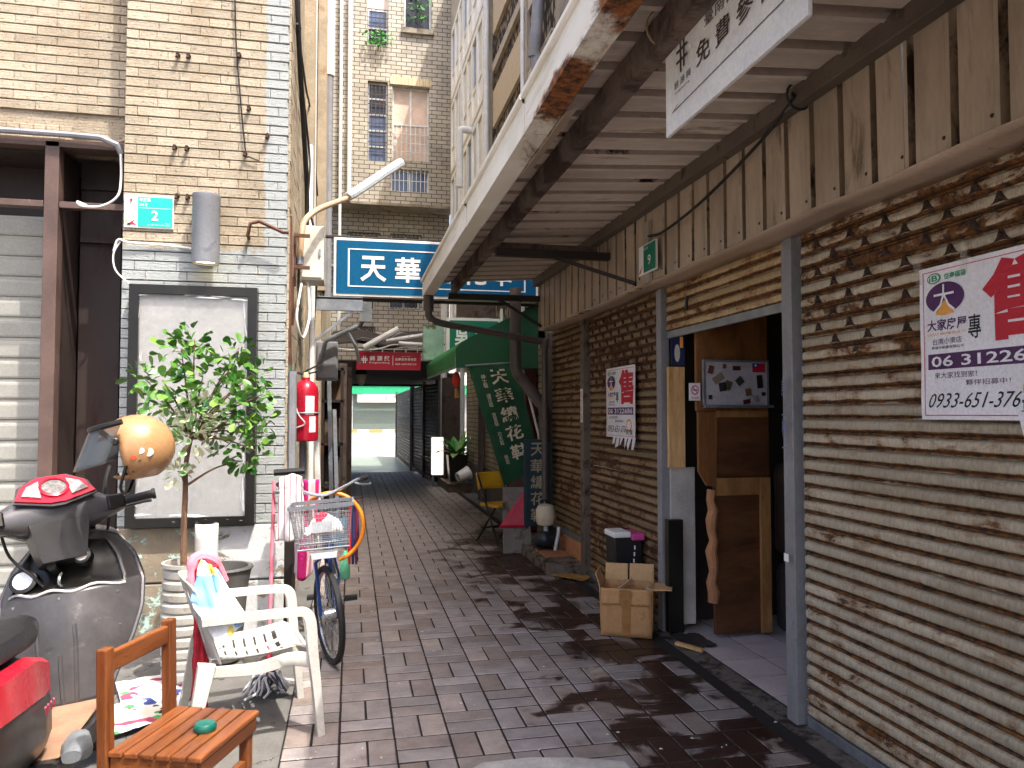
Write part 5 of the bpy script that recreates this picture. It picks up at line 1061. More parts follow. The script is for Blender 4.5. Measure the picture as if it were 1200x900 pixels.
# ------------------------------------------------------------------ potted tree by the pier
pt = thing('potted_tree', 'small ficus tree in a tall ribbed white planter before the light box', 'plant', (-.913, 4.72, 0))
px_, py_ = -.913, 4.72
prof_ = [(.0, .0), (.115, .0), (.125, .02)]
for k in range(10): z0 = .03+k*.063; rr = .138+.008*math.sin(k*.35); prof_ += [(rr-.008, z0), (rr+.004, z0+.012), (rr+.006, z0+.045), (rr-.004, z0+.06)]
prof_ += [(.150, .665), (.150, .685), (.135, .685), (.13, .62), (0, .62)]
part(MB().lathe(prof_, 36, T(px_, py_, 0), cap=False), 'planter', mat('white planter', '#aaa79f', .5, var=.1, dirt=('#8a8070', .56, .74, 6)), pt, smooth=True, ang=30)
part(rock(px_-.09, px_+.09, py_-.09, py_+.09, .60, .65, 2, .03, 6), 'soil', mat('soil', '#3a2a1e', .95, var=.4, vs=30, bump=1.), pt, smooth=True)
part(MB().tube(curve([(px_-.03, py_, .62), (px_-.035, py_, .85), (px_-.03, py_, 1.05), (px_-.03, py_+.01, 1.25), (px_+.0, py_, 1.42)], 5), [.020-.0004*k for k in range(21)], 8), 'trunk', mat('grey brown bark', '#6f5340', .85, var=.3, bump=.7, bs=50), pt, smooth=True)
CL = [(212, 408, 26, 0), (190, 445, 24, 0), (166, 440, 16, 0), (238, 440, 32, 0), (272, 428, 24, 0), (280, 408, 14, 0), (300, 436, 16, 0), (214, 470, 26, 0), (250, 475, 32, 0), (284, 480, 24, 0), (290, 508, 24, 0), (300, 528, 16, 0), (312, 492, 13, 0), (196, 500, 14, 1), (222, 512, 22, 1), (252, 500, 18, 1), (208, 552, 10, 1), (228, 398, 18, 0), (255, 455, 30, 0), (275, 455, 26, 0), (182, 470, 14, 0), (232, 490, 20, 1), (270, 520, 18, 0), (308, 462, 13, 0), (285, 540, 12, 0), (225, 425, 24, 0)]
def pix(px, py, y):  # point on the plane Y = y
    d = F_+R_*((px-600)/880)+U_*((450-py)/880); t = y/d.y; return Vector((0, 0, 1.55))+d*t
cc = [(pix(a, b, py_+random.Random(i).uniform(-.16, .14)), r_/188., v) for i, (a, b, r_, v) in enumerate(CL)]
tw = MB(); base = Vector((px_, py_, 1.40))
for c, r_, v in cc:
    m_ = base.lerp(c, .5)+Vector((0, 0, .04)); st0 = base if c.z > 1.3 else Vector((px_-.03, py_, 1.12))
    tw.tube(curve([st0, st0.lerp(c, .5)+Vector((0, 0, .03)), c], 4), [.009-.0008*k for k in range(9)], 5)
crown = part(tw, 'crown', bpy.data.materials['grey brown bark'], pt, smooth=True)
def leaf_me(nm, m, L=.060, wd=.042):
    ou = [(0, 0), (.25, .55), (.6, 1.), (.88, .8), (1, .15)]
    vs = [(0, 0, 0)]; 
    mbl = MB(); mid = [Vector((L*u, 0, -.004*u*u)) for u in (0, .25, .6, .88, 1)]
    lf = [Vector((L*u, wd/2*w_, .005*w_-.004*u*u)) for u, w_ in ou]; rg_ = [Vector((L*u, -wd/2*w_, .005*w_-.004*u*u)) for u, w_ in ou]
    mbl.loft([rg_, mid, lf], cap=False, closed=False); return mbl.mesh(nm, m, True, 80)
def mat_leaf(nm, a, b, edge=None):
    g = G(nm); p = g.pos(); c = g.mix(g.rnd(), C(a), C(b)); c = g.mix(1., c, g.gray(g.ramp(g.noise(p, 60, 3, .6), .3, .7, .85, 1.15)), 'MULTIPLY')
    if edge: y = g.xyz(g.pos(kind='obj'))[1]; c = g.mix(g.ramp(g.math('ADD', g.math('ABSOLUTE', y), g.math('MULTIPLY', g.noise(p, 120, 3), .008)), .0135, .0165), c, C(edge))
    return g.done(c, .35, 0., None, **{'Subsurface Weight': 0.})
lg = [leaf_me('leaf_a', mat_leaf('ficus leaf', '#1f5f22', '#7aa244')), leaf_me('leaf_b', bpy.data.materials['ficus leaf'], .068, .046)]
lv = leaf_me('leaf_c', mat_leaf('variegated leaf', '#5c8f4a', '#86a868', '#d9d8ba'), .062, .036)
r = random.Random(21); leaves = []
for c, r_, v in cc:
    for k in range(int((9+r_*200)*(1.9 if v else 1))):
        d = Vector((r.gauss(0, 1), r.gauss(0, .8), r.gauss(0, .8))); d = d.normalized()*r_*(r.random()**.45)
        ori = (d.normalized()+Vector((0, -.35, .25))).to_track_quat('X', 'Z').to_matrix().to_4x4()
        ori = ori
        M = Matrix.Translation(c+d) @ ori @ RX(r.uniform(-60, 60)) @ RY(r.uniform(-40, 40)) @ Matrix.Scale(r.uniform(.5, 1.25), 4)
        leaves.append((M, lv if v else lg[k % 2], d.y))
leaves.sort(key=lambda t: t[2]); rest = {}
for i, (M, me, _) in enumerate(leaves):
    if i < 300: wlink('leaf', me, crown, M)
    else: rest.setdefault('v' if me is lv else 'g', MB()).add([M @ v.co for v in me.vertices], [tuple(p.vertices) for p in me.polygons])
for k, mb in rest.items(): tag(part(mb, 'inner_leaves', lv.materials[0] if k == 'v' else lg[0].materials[0], crown, smooth=True, ang=80), kind='stuff')
single(MB().grid(lambda u, v: Vector((-.90+.13*u, 4.80-.05*math.sin(u*3.14), .60+.29*v)), 10, 3), 'white_tub', mat('white tub', '#dedbd2', .5, var=.08), 'cut white plastic sheet stuck upright in the planter', 'plastic', smooth=True, solid=.004)
p2_ = thing('small_planter', 'grey ribbed pot half hidden behind the tall white planter', 'pot', (-.80, 5.05, 0))
part(MB().lathe([(.11, 0), (.15, .45), (.17, .56), (.175, .58), (.15, .58), (.14, .5), (0, .5)], 28, T(-.78, 5.08, 0), cap=False), 'pot', mat('grey pot', '#5a5855', .6, var=.15), p2_, smooth=True)
part(MB().torus(.17, .012, T(-.78, 5.08, .57), 28, 6), 'rim', MC['grey pot'], p2_, smooth=True)
# stick and mop
mp = thing('mop', 'string mop with pink handle standing on the ground behind the white chair', 'mop', (-.44, 4.44, 0))
part(MB().tube([(-.44, 4.46, .10), (-.49, 5.2, 1.10)], .012, 8), 'handle', mat('pink handle', '#b9606e', .4, var=.1), mp, smooth=True)
part(MB().lathe([(.03, 0), (.035, .05), (.018, .10), (.014, .14)], 12, T(-.44, 4.45, .07) @ RX(-30)), 'socket', mat('red plastic', '#b3122f', .35), mp, smooth=True)
r = random.Random(8)
for s_ in range(60):
    a = r.uniform(0, 6.28); L = r.uniform(.06, .13); p0 = Vector((-.44+r.uniform(-.02, .02), 4.43+r.uniform(-.02, .02), .09))
    pts = [p0, p0+Vector((math.cos(a)*L*.5, math.sin(a)*L*.5, r.uniform(-.01, .02))), p0+Vector((math.cos(a+.3)*L*.85, math.sin(a+.3)*L*.85, -.05)), p0+Vector((math.cos(a+r.uniform(-.6, .9))*L*1.05, math.sin(a+.5)*L*1.05, -.078))]
    part(MB().tube(curve(pts, 4), .0065, 5), 'strand', mat('mop cotton', '#cfcfd2', .95, var=.1) if s_ % 5 else mat('mop grey strand', '#4a4c56', .95), mp, smooth=True)
pp = thing('newspaper', 'colourful printed flyers lying on the ground behind the wooden chair', 'paper', (-1.05, 4.4, 0))
for i, (x, y, a, c) in enumerate(((-1.10, 4.62, 20, '#e6e3dc'), (-1.0, 4.40, -15, '#dfe6ea'), (-1.08, 4.22, 35, '#e9e2d2'))):
    part(MB().grid(lambda u, v: T(x, y, .004+i*.004) @ RZ(a) @ Vector(((u-.5)*.30, (v-.5)*.40, .012*abs(mnoise.noise((u*3, v*3, i*3))))), 10, 12), 'sheet', mat_plaid('flyer print %d' % i, c, [('#4f9a5a', 7, .60), ('#b04a6a', 8, .62), ('#3a4a8a', 9, .64), ('#222222', 12, .68)]), pp, smooth=True)
# ------------------------------------------------------------------ white plastic armchair
wc = thing('plastic_chair', 'white plastic armchair facing the alley with a towel over its back', 'chair', (-.485, 3.99, 0), rad(14)); M_pl = mat('aged white plastic', '#c4c2ba', .45, var=.08, vs=5, dirt=('#9a8f78', .56, .76, 7))
# local +X is the direction it faces
def seat(u, v): # u back->front, v side
    x = -.20+u*.45; y = (v-.5)*(.40+.06*u); z = .385+.035*u-.05*math.sin(u*3.1)*(1-(2*v-1)**2*.7)+.02*(2*v-1)**2-.07*max(0, u-.88)/.12*.5
    return Vector((x, y, z))
def sl_skip(u, v):
    return any(abs(u-cu) < .014 and (.14 < v < .36 or .40 < v < .62 or .66 < v < .88) for cu in [.2+.11*k for k in range(6)])
lpart(MB().grid(seat, 44, 25, sl_skip), 'seat', M_pl, wc, smooth=True, solid=.007, ang=60)
def back(u, v):
    y = (u-.5)*(.44-.06*v*v); k = (2*u-1)**2
    return Vector((-.20-.13*v+.05*k, y, .38+.40*v-.03*k*(v > .9)))
lpart(MB().grid(back, 25, 40, lambda u, v: any(abs(u-cu) < .02 for cu in (.2, .35, .5, .65, .8)) and (.2 < v < .48 or .54 < v < .84)), 'backrest', M_pl, wc, smooth=True, solid=.007, ang=60)
for s in (-1, 1):
    def flat(pts, ws, name, th=.028):
        rings = []
        for i, p in enumerate(pts):
            p = Vector(p); d = (Vector(pts[min(i+1, len(pts)-1)])-Vector(pts[max(i-1, 0)])).normalized(); sd_ = Vector((0, 1, 0)); n = d.cross(sd_).normalized(); w_ = ws[i]
            rings.append([p+sd_*a*th+n*b*w_ for a, b in ((-1, -.9), (-.7, -1), (.7, -1), (1, -.9), (1, .9), (.7, 1), (-.7, 1), (-1, .9))])
        lpart(MB().loft(rings), name, M_pl, wc, smooth=True, ang=50)
    yo = s*.265
    flat(curve([(.30, yo, .0), (.275, yo, .25), (.255, yo, .42), (.245, yo, .54), (.225, yo, .585), (.18, yo, .597), (.0, yo, .60), (-.16, yo, .60), (-.24, yo*.93, .595)], 5), [.018+.0007*k for k in range(12)]+[.027]*6+[.027, .026, .024, .022, .02, .019, .018]+[.018]*16, 'armrest', .030)
    flat(curve([(-.30, yo*1.02, 0), (-.255, yo, .20), (-.215, yo*.93, .40)], 5), [.018+.0022*k for k in range(11)], 'leg', .024)
    flat(curve([(.262, yo, .36), (.15, yo*.97, .375), (.0, yo*.93, .35), (-.21, yo*.9, .36)], 5), [.035-.0008*k for k in range(16)], 'side_rail', .012)
lpart(MB().loft([[Vector((.25+a, y, .385+b)) for a, b in ((0, .022), (.012, .01), (.0, -.05), (-.012, -.05), (-.012, .02))] for y in (-.26, .26)]), 'front_rail', M_pl, wc, smooth=True)
# towel over the back and red garment
TQ = [pix(236, 655, 3.80), pix(254, 668, 3.80), pix(292, 722, 3.74), pix(258, 760, 3.70), pix(224, 702, 3.76)]
def twl(u, v):
    top = TQ[0].lerp(TQ[1], u); mid = TQ[4].lerp(TQ[2], u); bot = TQ[4].lerp(TQ[3], .25+.75*u) if u < .5 else TQ[3].lerp(TQ[2], (u-.5)*1.4)
    p = top.lerp(mid, v*2) if v < .5 else mid.lerp(bot, v*2-1)
    return p+Vector((.006*mnoise.noise((u*6, v*6, 2)), -.03*math.sin(v*2.6)+.022*mnoise.noise((u*5, v*4, 6)), .006*mnoise.noise((u*6, v*5, 9))))
single(MB().grid(twl, 24, 40), 'towel', mat_plaid('printed towel', '#e3e8ea', [('#7fb0dc', 5.5, .58), ('#e6cf6a', 9, .66), ('#5a6aa8', 11, .68), ('#d9b48a', 7, .68)]), 'white towel with blue and yellow print draped over the plastic chair', 'towel', smooth=True, solid=.006)
single(MB().grid(lambda u, v: Vector((-.715+.05*u+.012*mnoise.noise((u*3, v*6, 1)), 3.84+.05*u+.06*v*0+.02*mnoise.noise((u*4, v*5, 3)), .845-.68*v-.03*(u > .8))) if v > .06 else Vector((-.715+.05*u+.09*(1-v/.06)*.5, 3.84+.05*u, .845-.04)), 8, 40), 'red_cloth', mat('red towel cloth', '#c02a3c', .95, var=.15, vs=9, bump=.5, bs=200), 'long crimson cloth hanging down the back of the plastic chair', 'cloth', smooth=True, solid=.02)
single(MB().tube(curve([(-.735, 3.86, .72), (-.735, 3.88, .83), (-.70, 3.90, .855), (-.64, 3.93, .82), (-.60, 3.96, .72)], 6), [.02]*5+[.028]*14+[.02]*6, 8), 'pink_cloth', mat('pink cloth', '#e08a9c', .95, var=.1, bump=.4, bs=200), 'pink cloth roll over the top edge of the chair back', 'cloth', smooth=True)
# ------------------------------------------------------------------ wooden slatted chair in the foreground
wd = thing('wooden_chair', 'small orange-brown slatted wooden chair in the foreground', 'chair', (-.57, 2.95, 0), rad(-20)); M_wd = mat_wood('varnished wood', '#5e3218', '#854e28', (4, .35, 4), 3., .36, .2, .9); M_wdp = mat_wood('varnished wood post', '#5e3218', '#854e28', (4, 4, .35), 3., .36, .1, .9)
# local +X is its front, slats run along local Y
sc_ = [(-.165+k*.058) for k in range(6)]
for i, x in enumerate(sc_): lpart(MB().box(x, x+.051, -.205, .205, .385, .405), 'seat_slat', M_wd, wd, bev=.005)
for s in (-1, 1):
    lpart(MB().bar((-.175, s*.185, 0), (-.195, s*.185, .745), .04, .045), 'back_post', M_wdp, wd, bev=.006)
    lpart(MB().box(.12, .16, s*.17-.018, s*.17+.018, 0, .384), 'leg', M_wdp, wd, bev=.005); lpart(MB().box(-.16, .155, s*.185-.011, s*.185+.011, .335, .384), 'side_rail', M_wd, wd, bev=.003); lpart(MB().box(-.15, .12, s*.17-.01, s*.17+.01, .14, .17), 'stretcher', M_wd, wd)
lpart(MB().box(-.208, -.182, -.165, .165, .655, .725), 'back_rail', M_wd, wd, bev=.006); lpart(MB().box(.125, .150, -.15, .15, .20, .235), 'stretcher', M_wd, wd)
lpart(MB().box(.15, .172, -.19, .19, .335, .384), 'front_rail', M_wd, wd, bev=.003)
pk = thing('plastic_tin', 'round dark green plastic tin resting on the wooden seat', 'tin', (-.505, 2.93, .406))
part(MB().lathe([(.0, .405), (.036, .405), (.040, .412), (.040, .424), (.034, .432), (.0, .434)], 24, T(-.505, 2.93, 0), cap=False), 'body', mat('dark green plastic', '#0f5a4c', .3, var=.08), pk, smooth=True)
part(MB().torus(.037, .003, T(-.505, 2.93, .413), 24, 5), 'rim', mat('green rim', '#0c463c', .35), pk)

# scraps blown about on the paving
r = random.Random(31); lt = MB()
for k in range(90):
    x, y = r.uniform(-.25, 2.1), 3.2+r.random()**1.5*9; a = r.uniform(0, 6.28); L = r.uniform(.004, .014); w_ = L*r.uniform(.3, .8); dx, dy = math.cos(a), math.sin(a)
    lt.add([(x-dx*L, y-dy*L, .004), (x+dy*w_, y-dx*w_, .007), (x+dx*L, y+dy*L, .0045), (x-dy*w_, y+dx*w_, .009)], [(0, 1, 2, 3)])
tag(part(lt, 'litter', mat('paper scrap', '#c9c2b6', .8), None), 'tiny pale scraps of litter scattered over the paving', 'litter', kind='stuff')
# ------------------------------------------------------------------ bicycle
bi = thing('bicycle', 'blue city bicycle with wire front basket parked against the alley corner', 'bicycle', (-.10, 5.0, 0)); M_tyre = mat('tyre rubber', '#1a1a1c', .7, var=.2, bump=.3, bs=120); M_chr = mat('dull chrome', '#b9bcc0', .25, .85, var=.1, dirt=('#6b5a4a', .6, .75, 20)); M_bfr = mat('blue frame paint', '#1c3a78', .35, var=.1)
# local -Y is forward (towards the street); built upright then leaned
LEAN = RY(-4)
def bp_(mb, name, m, parent=None, **kw):
    mb.v = [tuple(LEAN @ Vector(v)) for v in mb.v]
    return lpart(mb, name, m, parent or bi, smooth=True, **kw)
WR = .30
def wheel(y, yaw=0):
    M = T(0, y, WR+.005) @ RZ(yaw) @ RY(90)
    w = bp_(MB().torus(WR-.02, .021, M, 40, 8), 'wheel', M_tyre)
    bp_(MB().torus(WR-.045, .010, M, 40, 6), 'rim', M_chr, w); bp_(MB().lathe([(.022, -.045), (.035, -.035), (.035, .035), (.022, .045)], 14, M), 'hub', M_chr, w)
    sp_ = MB()
    for k in range(28):
        a = 2*math.pi*k/28; b = a+(.5 if k % 2 else -.5); z = .03 if k % 4 < 2 else -.03
        sp_.tube([M @ Vector((.033*math.cos(b), .033*math.sin(b), z)), M @ Vector(((WR-.05)*math.cos(a), (WR-.05)*math.sin(a), 0))], .0013, 4)
    tag(bp_(sp_, 'spokes', M_chr, w), kind='stuff')
wheel(-.17, 17); wheel(.86)
hub = Vector((0, -.17, .305)); bb = Vector((0, .42, .27)); st = Vector((0, .56, .72)); hd = Vector((0, -.02, .70)); hd2 = Vector((0, -.055, .86))
FM = T(0, -.17, 0) @ RZ(17) @ T(0, .17, 0)
bp_(MB().tube([FM @ (hub+Vector((-.05, 0, 0))), FM @ Vector((-.045, -.10, .62)), Vector((0, -.03, .66))], .011, 8).tube([FM @ (hub+Vector((.05, 0, 0))), FM @ Vector((.045, -.10, .62)), Vector((0, -.03, .66))], .011, 8), 'fork', M_bfr)
bp_(MB().tube([hd, hd2], .020, 10), 'head_tube', M_bfr); bp_(MB().tube([hd+Vector((0, 0, .02)), Vector((0, .2, .42)), bb], .019, 10), 'down_tube', M_bfr); bp_(MB().tube([bb, st, st+Vector((0, .03, .12))], .016, 10), 'seat_tube', M_bfr)
bp_(MB().tube([bb+Vector((.03, 0, 0)), Vector((.05, .86, .305))], .009, 7).tube([bb+Vector((-.03, 0, 0)), Vector((-.05, .86, .305))], .009, 7).tube([st, Vector((.05, .86, .305))], .008, 7).tube([st, Vector((-.05, .86, .305))], .008, 7), 'rear_stays', M_bfr)
bp_(MB().torus(WR+.012, .02, T(0, -.17, .305) @ RY(90), 20, 6, rad(20), rad(150), .4), 'mudguard', M_chr); bp_(MB().torus(WR+.012, .02, T(0, .86, .305) @ RY(90), 20, 6, rad(20), rad(170), .4), 'mudguard', M_chr)
bp_(MB().tube([hd2, Vector((0, -.06, 1.0)), Vector((0, -.07, 1.03))], .012, 8), 'stem', M_chr)
hb = bp_(MB().tube(curve([(-.27, .14, 1.10), (-.22, .04, 1.10), (-.14, -.04, 1.07), (0, -.07, 1.03), (.14, -.04, 1.07), (.22, .04, 1.10), (.27, .14, 1.10)], 6), .011, 8), 'handlebar', M_chr)
for s in (-1, 1):
    bp_(MB().tube([(s*.235, .06, 1.10), (s*.285, .19, 1.10)], .017, 10), 'grip', M_dark, hb); bp_(MB().tube(curve([(s*.20, .01, 1.09), (s*.25, .02, 1.07), (s*.30, .10, 1.06), (s*.31, .14, 1.065)], 5), .007, 6), 'brake_lever', M_chr, hb)
bk_ = MB(); bw_, bd_ = .185, .13; z0, z1 = .74, .995; cy = -.22
def ringp(z, k): return [Vector((x*k, cy+y*k, z)) for x, y in [(-bw_, -bd_), (bw_, -bd_), (bw_, bd_), (-bw_, bd_)]]
for i in range(12):
    z = z0+(z1-z0)*i/11; k = .82+.18*i/11; rp = ringp(z, k); bk_.tube(rp+[rp[0]], .0018 if i not in (0, 11) else .006, 5)
for i in range(21):
    t_ = i/20*2-1
    for sy in (-1, 1): bk_.tube([Vector((t_*bw_*.82, cy+sy*bd_*.82, z0)), Vector((t_*bw_, cy+sy*bd_, z1))], .0016, 4)
    if i % 2 == 0: bk_.tube([Vector((t_*bw_*.82, cy-bd_*.82, z0)), Vector((t_*bw_*.82, cy+bd_*.82, z0))], .0016, 4)
for i in range(13):
    t_ = i/12*2-1
    for sx in (-1, 1): bk_.tube([Vector((sx*bw_*.82, cy+t_*bd_*.82, z0)), Vector((sx*bw_, cy+t_*bd_, z1))], .0016, 4)
bas = bp_(bk_, 'basket', mat('grey wire', '#8d9096', .4, .4))
for (a, b) in ((ringp(z1, 1.01)[0], ringp(z1, 1.01)[1]), (ringp(z1, 1.01)[1], ringp(z1, 1.01)[2]), (ringp(z1, 1.01)[2], ringp(z1, 1.01)[3]), (ringp(z1, 1.01)[3], ringp(z1, 1.01)[0])): bp_(MB().bar(a, b, .012, .022), 'basket_rim', mat('grey plastic rim', '#6f7278', .5), bas)
bp_(MB().box(-.06, .06, cy-bd_-.004, cy-bd_+.004, .84, .90, T(0, .008, 0)), 'badge', mat('clear badge', '#a9acb0', .3), bas)
bp_(MB().loft([[Vector((x*s, -.34+yy, .70+z*s)) for x, z in ((-.08, -.02), (.08, -.02), (.085, .015), (-.085, .015))] for yy, s in ((0, .9), (.03, 1.), (.1, 1.))]), 'headlamp', mat('lamp lens clear', '#c9ccd0', .15, .2), bi)
for s in (-1, 1):
    c_ = bp_(MB().tube([bb+Vector((s*.06, 0, 0)), bb+Vector((s*.075, -s*.16, s*.02))], .010, 6), 'crank', M_chr); bp_(MB().box(s*.085-(.09 if s < 0 else 0), s*.085+(.09 if s > 0 else 0), .42-s*.16-.035, .42-s*.16+.035, .27+s*.02-.012, .27+s*.02+.012), 'pedal', M_dark, c_)
bp_(MB().lathe([(.09, -.004), (.09, .004)], 24, T(.05, .42, .27) @ RY(90)), 'chainring', M_chr)
bp_(MB().loft([[Vector((x*s, y, .86+z)) for x, z in ((-1, 0), (-.6, .04), (.6, .04), (1, 0), (.5, -.03), (-.5, -.03))] for y, s in ((.40, .025), (.48, .04), (.60, .085), (.70, .09), (.74, .07))]), 'saddle', M_dark)
bp_(MB().box(-.07, .07, .66, 1.05, .66, .675), 'rear_rack', M_gal)
single(MB().grid(lambda u, v: Vector((-.27+.24*u, 4.72+.10*v, .82+.10*math.sin(u*3.1)*math.sin(v*3.1)+.06*mnoise.noise((u*4, v*4, 1)))), 16, 10), 'plastic_bag', mat_plaid('white plastic bag', '#e4e2de', [('#d02a4a', 8, .60), ('#cfcac2', 5, .55)]), 'crumpled white and red plastic bag lying in the bicycle basket', 'bag', smooth=True, solid=.004)
single(MB().tube([Vector((-.115, 4.92, .83))+Vector((.20*math.cos(a)*1.0, .05*math.sin(a*.5), .21*math.sin(a))) for a in [rad(-75+i*235/40) for i in range(41)]], .013, 9), 'rubber_hose', mat('orange hose', '#e2861f', .4, var=.06), 'bright orange hose curved in a ring over the bicycle basket', 'hose', smooth=True)
def tow(u, v):
    w_ = .5+.5*math.sin(v*1.6); return Vector((-.43+.16*u*(.7+.3*w_)-.02*v+.01*mnoise.noise((u*5, v*5, 2)), 4.93+.03*math.sin(u*9)*(v)+.02*mnoise.noise((u*4, v*3, 8)), 1.17-.42*v-.05*abs(u-.55)*(v < .2)))
g = G('white striped towel'); x, y, z = g.xyz(g.pos()); wv = g.n('ShaderNodeTexWave'); wv.inputs['Scale'].default_value = 9; g.l(g.pos(), wv.inputs[0]); g.done(g.mix(g.ramp(wv.outputs[1], .9, .97), C('#e9e4e2'), C('#8a5a6a')), .95, 0., g.bump(g.noise(g.pos(), 260, 3), .5, .003))
single(MB().grid(tow, 20, 30), 'towel', g.m, 'white striped towel hanging over the left bicycle grip', 'towel', smooth=True, solid=.012)
g = G('pink striped cloth'); wv = g.n('ShaderNodeTexWave'); wv.inputs['Scale'].default_value = 3.2; wv.inputs['Distortion'].default_value = 1.5; g.l(g.pos((1, .2, .35)), wv.inputs[0]); g.done(g.mix(g.ramp(wv.outputs[1], .6, .66), C('#c4166e'), C('#e6c3c6')), .9)
single(MB().grid(lambda u, v: Vector((-.345+.15*u*(1-.25*v)+.012*mnoise.noise((u*5, v*4, 4)), 5.02+.03*math.sin(u*8+v*2), 1.12-.64*v+.05*(u-.5)**2*4*v)), 16, 30), 'pink_cloth', g.m, 'magenta striped cloth hanging beside the bicycle wheel', 'cloth', smooth=True, solid=.01)
ub = [('#b3162c', .0), ('#2a2f5e', .022), ('#6a1f3c', .044)]
uo = thing('umbrella_bundle', 'folded red and navy umbrellas hanging at the right of the bicycle basket', 'umbrella', (.02, 5.1, .5))
for c, dx in ub: part(MB().tube([(-.0+dx, 5.10, .98), (-.0+dx, 5.12, .75), (.0+dx, 5.12, .55)], [.010, .018, .007], 8), 'umbrella', mat('umbrella '+c, c, .7), uo, smooth=True)
part(MB().tube([(-.02, 5.10, .99), (.09, 5.10, .99)], .005, 5), 'hook_bar', M_cable, uo)
single(MB().lathe([(.03, 0), (.035, .01), (.035, .14), (.015, .17), (.015, .19)], 14, T(-.03, 5.40, .40)), 'green_bottle', mat('mint bottle', '#6fc79a', .3), 'small mint green bottle hung behind the bicycle wheel', 'bottle', smooth=True)
rp_ = thing('bike_rack', 'dark upright post with a black grip bar behind the bicycle', 'post', (-.40, 5.35, 0))
part(MB().box(-.43, -.36, 5.30, 5.37, 0, 1.12), 'post', M_dkst, rp_, bev=.004); part(MB().tube([(-.50, 5.28, 1.15), (-.30, 5.28, 1.16)], .022, 8), 'grip_bar', M_dark, rp_)
# ------------------------------------------------------------------ scooter
sc = thing('motor_scooter', 'dark grey motor scooter with red trim parked at the left edge', 'scooter', (-1.115, 3.30, 0), rad(2), sc=1.07); sc.rotation_euler = (0, rad(-7), rad(2))
M_gp = mat('scuffed grey plastic', '#2c2a2b', .36, var=.2, vs=4, dirt=('#5a5754', .62, .76, 12)); M_gp2 = mat('satin silver grey', '#545356', .3, .3, var=.12, vs=3); M_sred = mat('red bodywork', '#b3122a', .25, var=.06); M_seat = mat('black vinyl seat', '#1d1d20', .4, var=.12, bump=.2, bs=90)
M_mat = mat('dusty tan mat', '#8f6f58', .85, var=.2, vs=6)
def sp_(mb, name, m, parent=None, **kw): kw.setdefault('smooth', True); return lpart(mb, name, m, parent or sc, **kw)
def ring(y, w_, z0, z1, n=16, p=2.6, x=0.):
    out = []
    for j in range(n):
        a = 2*math.pi*j/n; c, s = math.cos(a), math.sin(a)
        out.append(Vector((x+w_*math.copysign(abs(c)**(2/p), c), y, (z0+z1)/2+(z1-z0)/2*math.copysign(abs(s)**(2/p), s))))
    return out
# seat and rear body (behind, partly out of frame)
sp_(MB().loft([ring(-.20, .05, .70, .75), ring(-.24, .10, .67, .775), ring(-.36, .135, .67, .79), ring(-.50, .14, .68, .795), ring(-.70, .14, .69, .80), ring(-.82, .145, .70, .84), ring(-1.05, .13, .72, .85), ring(-1.15, .09, .74, .83)]), 'seat', M_seat)
bd = sp_(MB().loft([ring(-.24, .09, .30, .55), ring(-.28, .125, .30, .64), ring(-.38, .14, .30, .68), ring(-.55, .16, .34, .70), ring(-.85, .18, .42, .72), ring(-1.10, .13, .52, .74), ring(-1.28, .06, .62, .74)]), 'rear_body', M_gp)
for s in (-1, 1):
    sp_(MB().loft([[Vector((s*x, y, z)) for x, z in q] for y, q in ((-.25, ((.115, .50), (.122, .60), (.10, .62), (.09, .50))), (-.45, ((.15, .54), (.155, .66), (.12, .68), (.12, .54))), (-.85, ((.192, .60), (.188, .70), (.15, .72), (.15, .60))), (-1.2, ((.12, .68), (.11, .73), (.09, .74), (.09, .68))))]), 'side_panel', M_sred)
    for k in range(4): sp_(MB().bar((s*.160, -.36-k*.025, .485), (s*.164, -.372-k*.025, .512), .004, .008), 'graphic_mark', mat('pink decal', '#e0506a', .4), bd)
sp_(MB().loft([ring(-1.22, .10, .60, .68), ring(-1.30, .07, .62, .67)]), 'tail_light', mat('red lens', '#a0101a', .15))
sp_(MB().tube([(-.13, -.9, .76), (-.14, -1.2, .80), (0, -1.3, .82), (.14, -1.2, .80), (.13, -.9, .76)], .014, 8), 'grab_rail', M_gp2)
sp_(MB().loft([ring(-.55, .09, .12, .34), ring(-.9, .10, .16, .36), ring(-1.05, .07, .2, .32)]), 'engine_case', M_gal); sp_(MB().tube([(.14, -.4, .2), (.17, -.8, .28), (.18, -1.2, .36)], [.03, .055, .055], 12), 'exhaust', M_dkst)
def swheel(y, parent=None, yaw=0):
    M = T(0, y, .22) @ RZ(yaw) @ RY(90); w = sp_(MB().torus(.165, .055, M, 30, 10), 'wheel', M_tyre, parent)
    sp_(MB().lathe([(.12, -.03), (.125, 0), (.12, .03)], 24, M, cap=False), 'rim', M_gp2, w); sp_(MB().lathe([(.035, -.05), (.035, .05)], 12, M), 'hub', M_gal, w)
    for k in range(5): a = 2*math.pi*k/5; sp_(MB().bar(M @ Vector((.03*math.cos(a), .03*math.sin(a), 0)), M @ Vector((.12*math.cos(a), .12*math.sin(a), 0)), .03, .025), 'spoke', M_gp2, w)
swheel(-.92); 
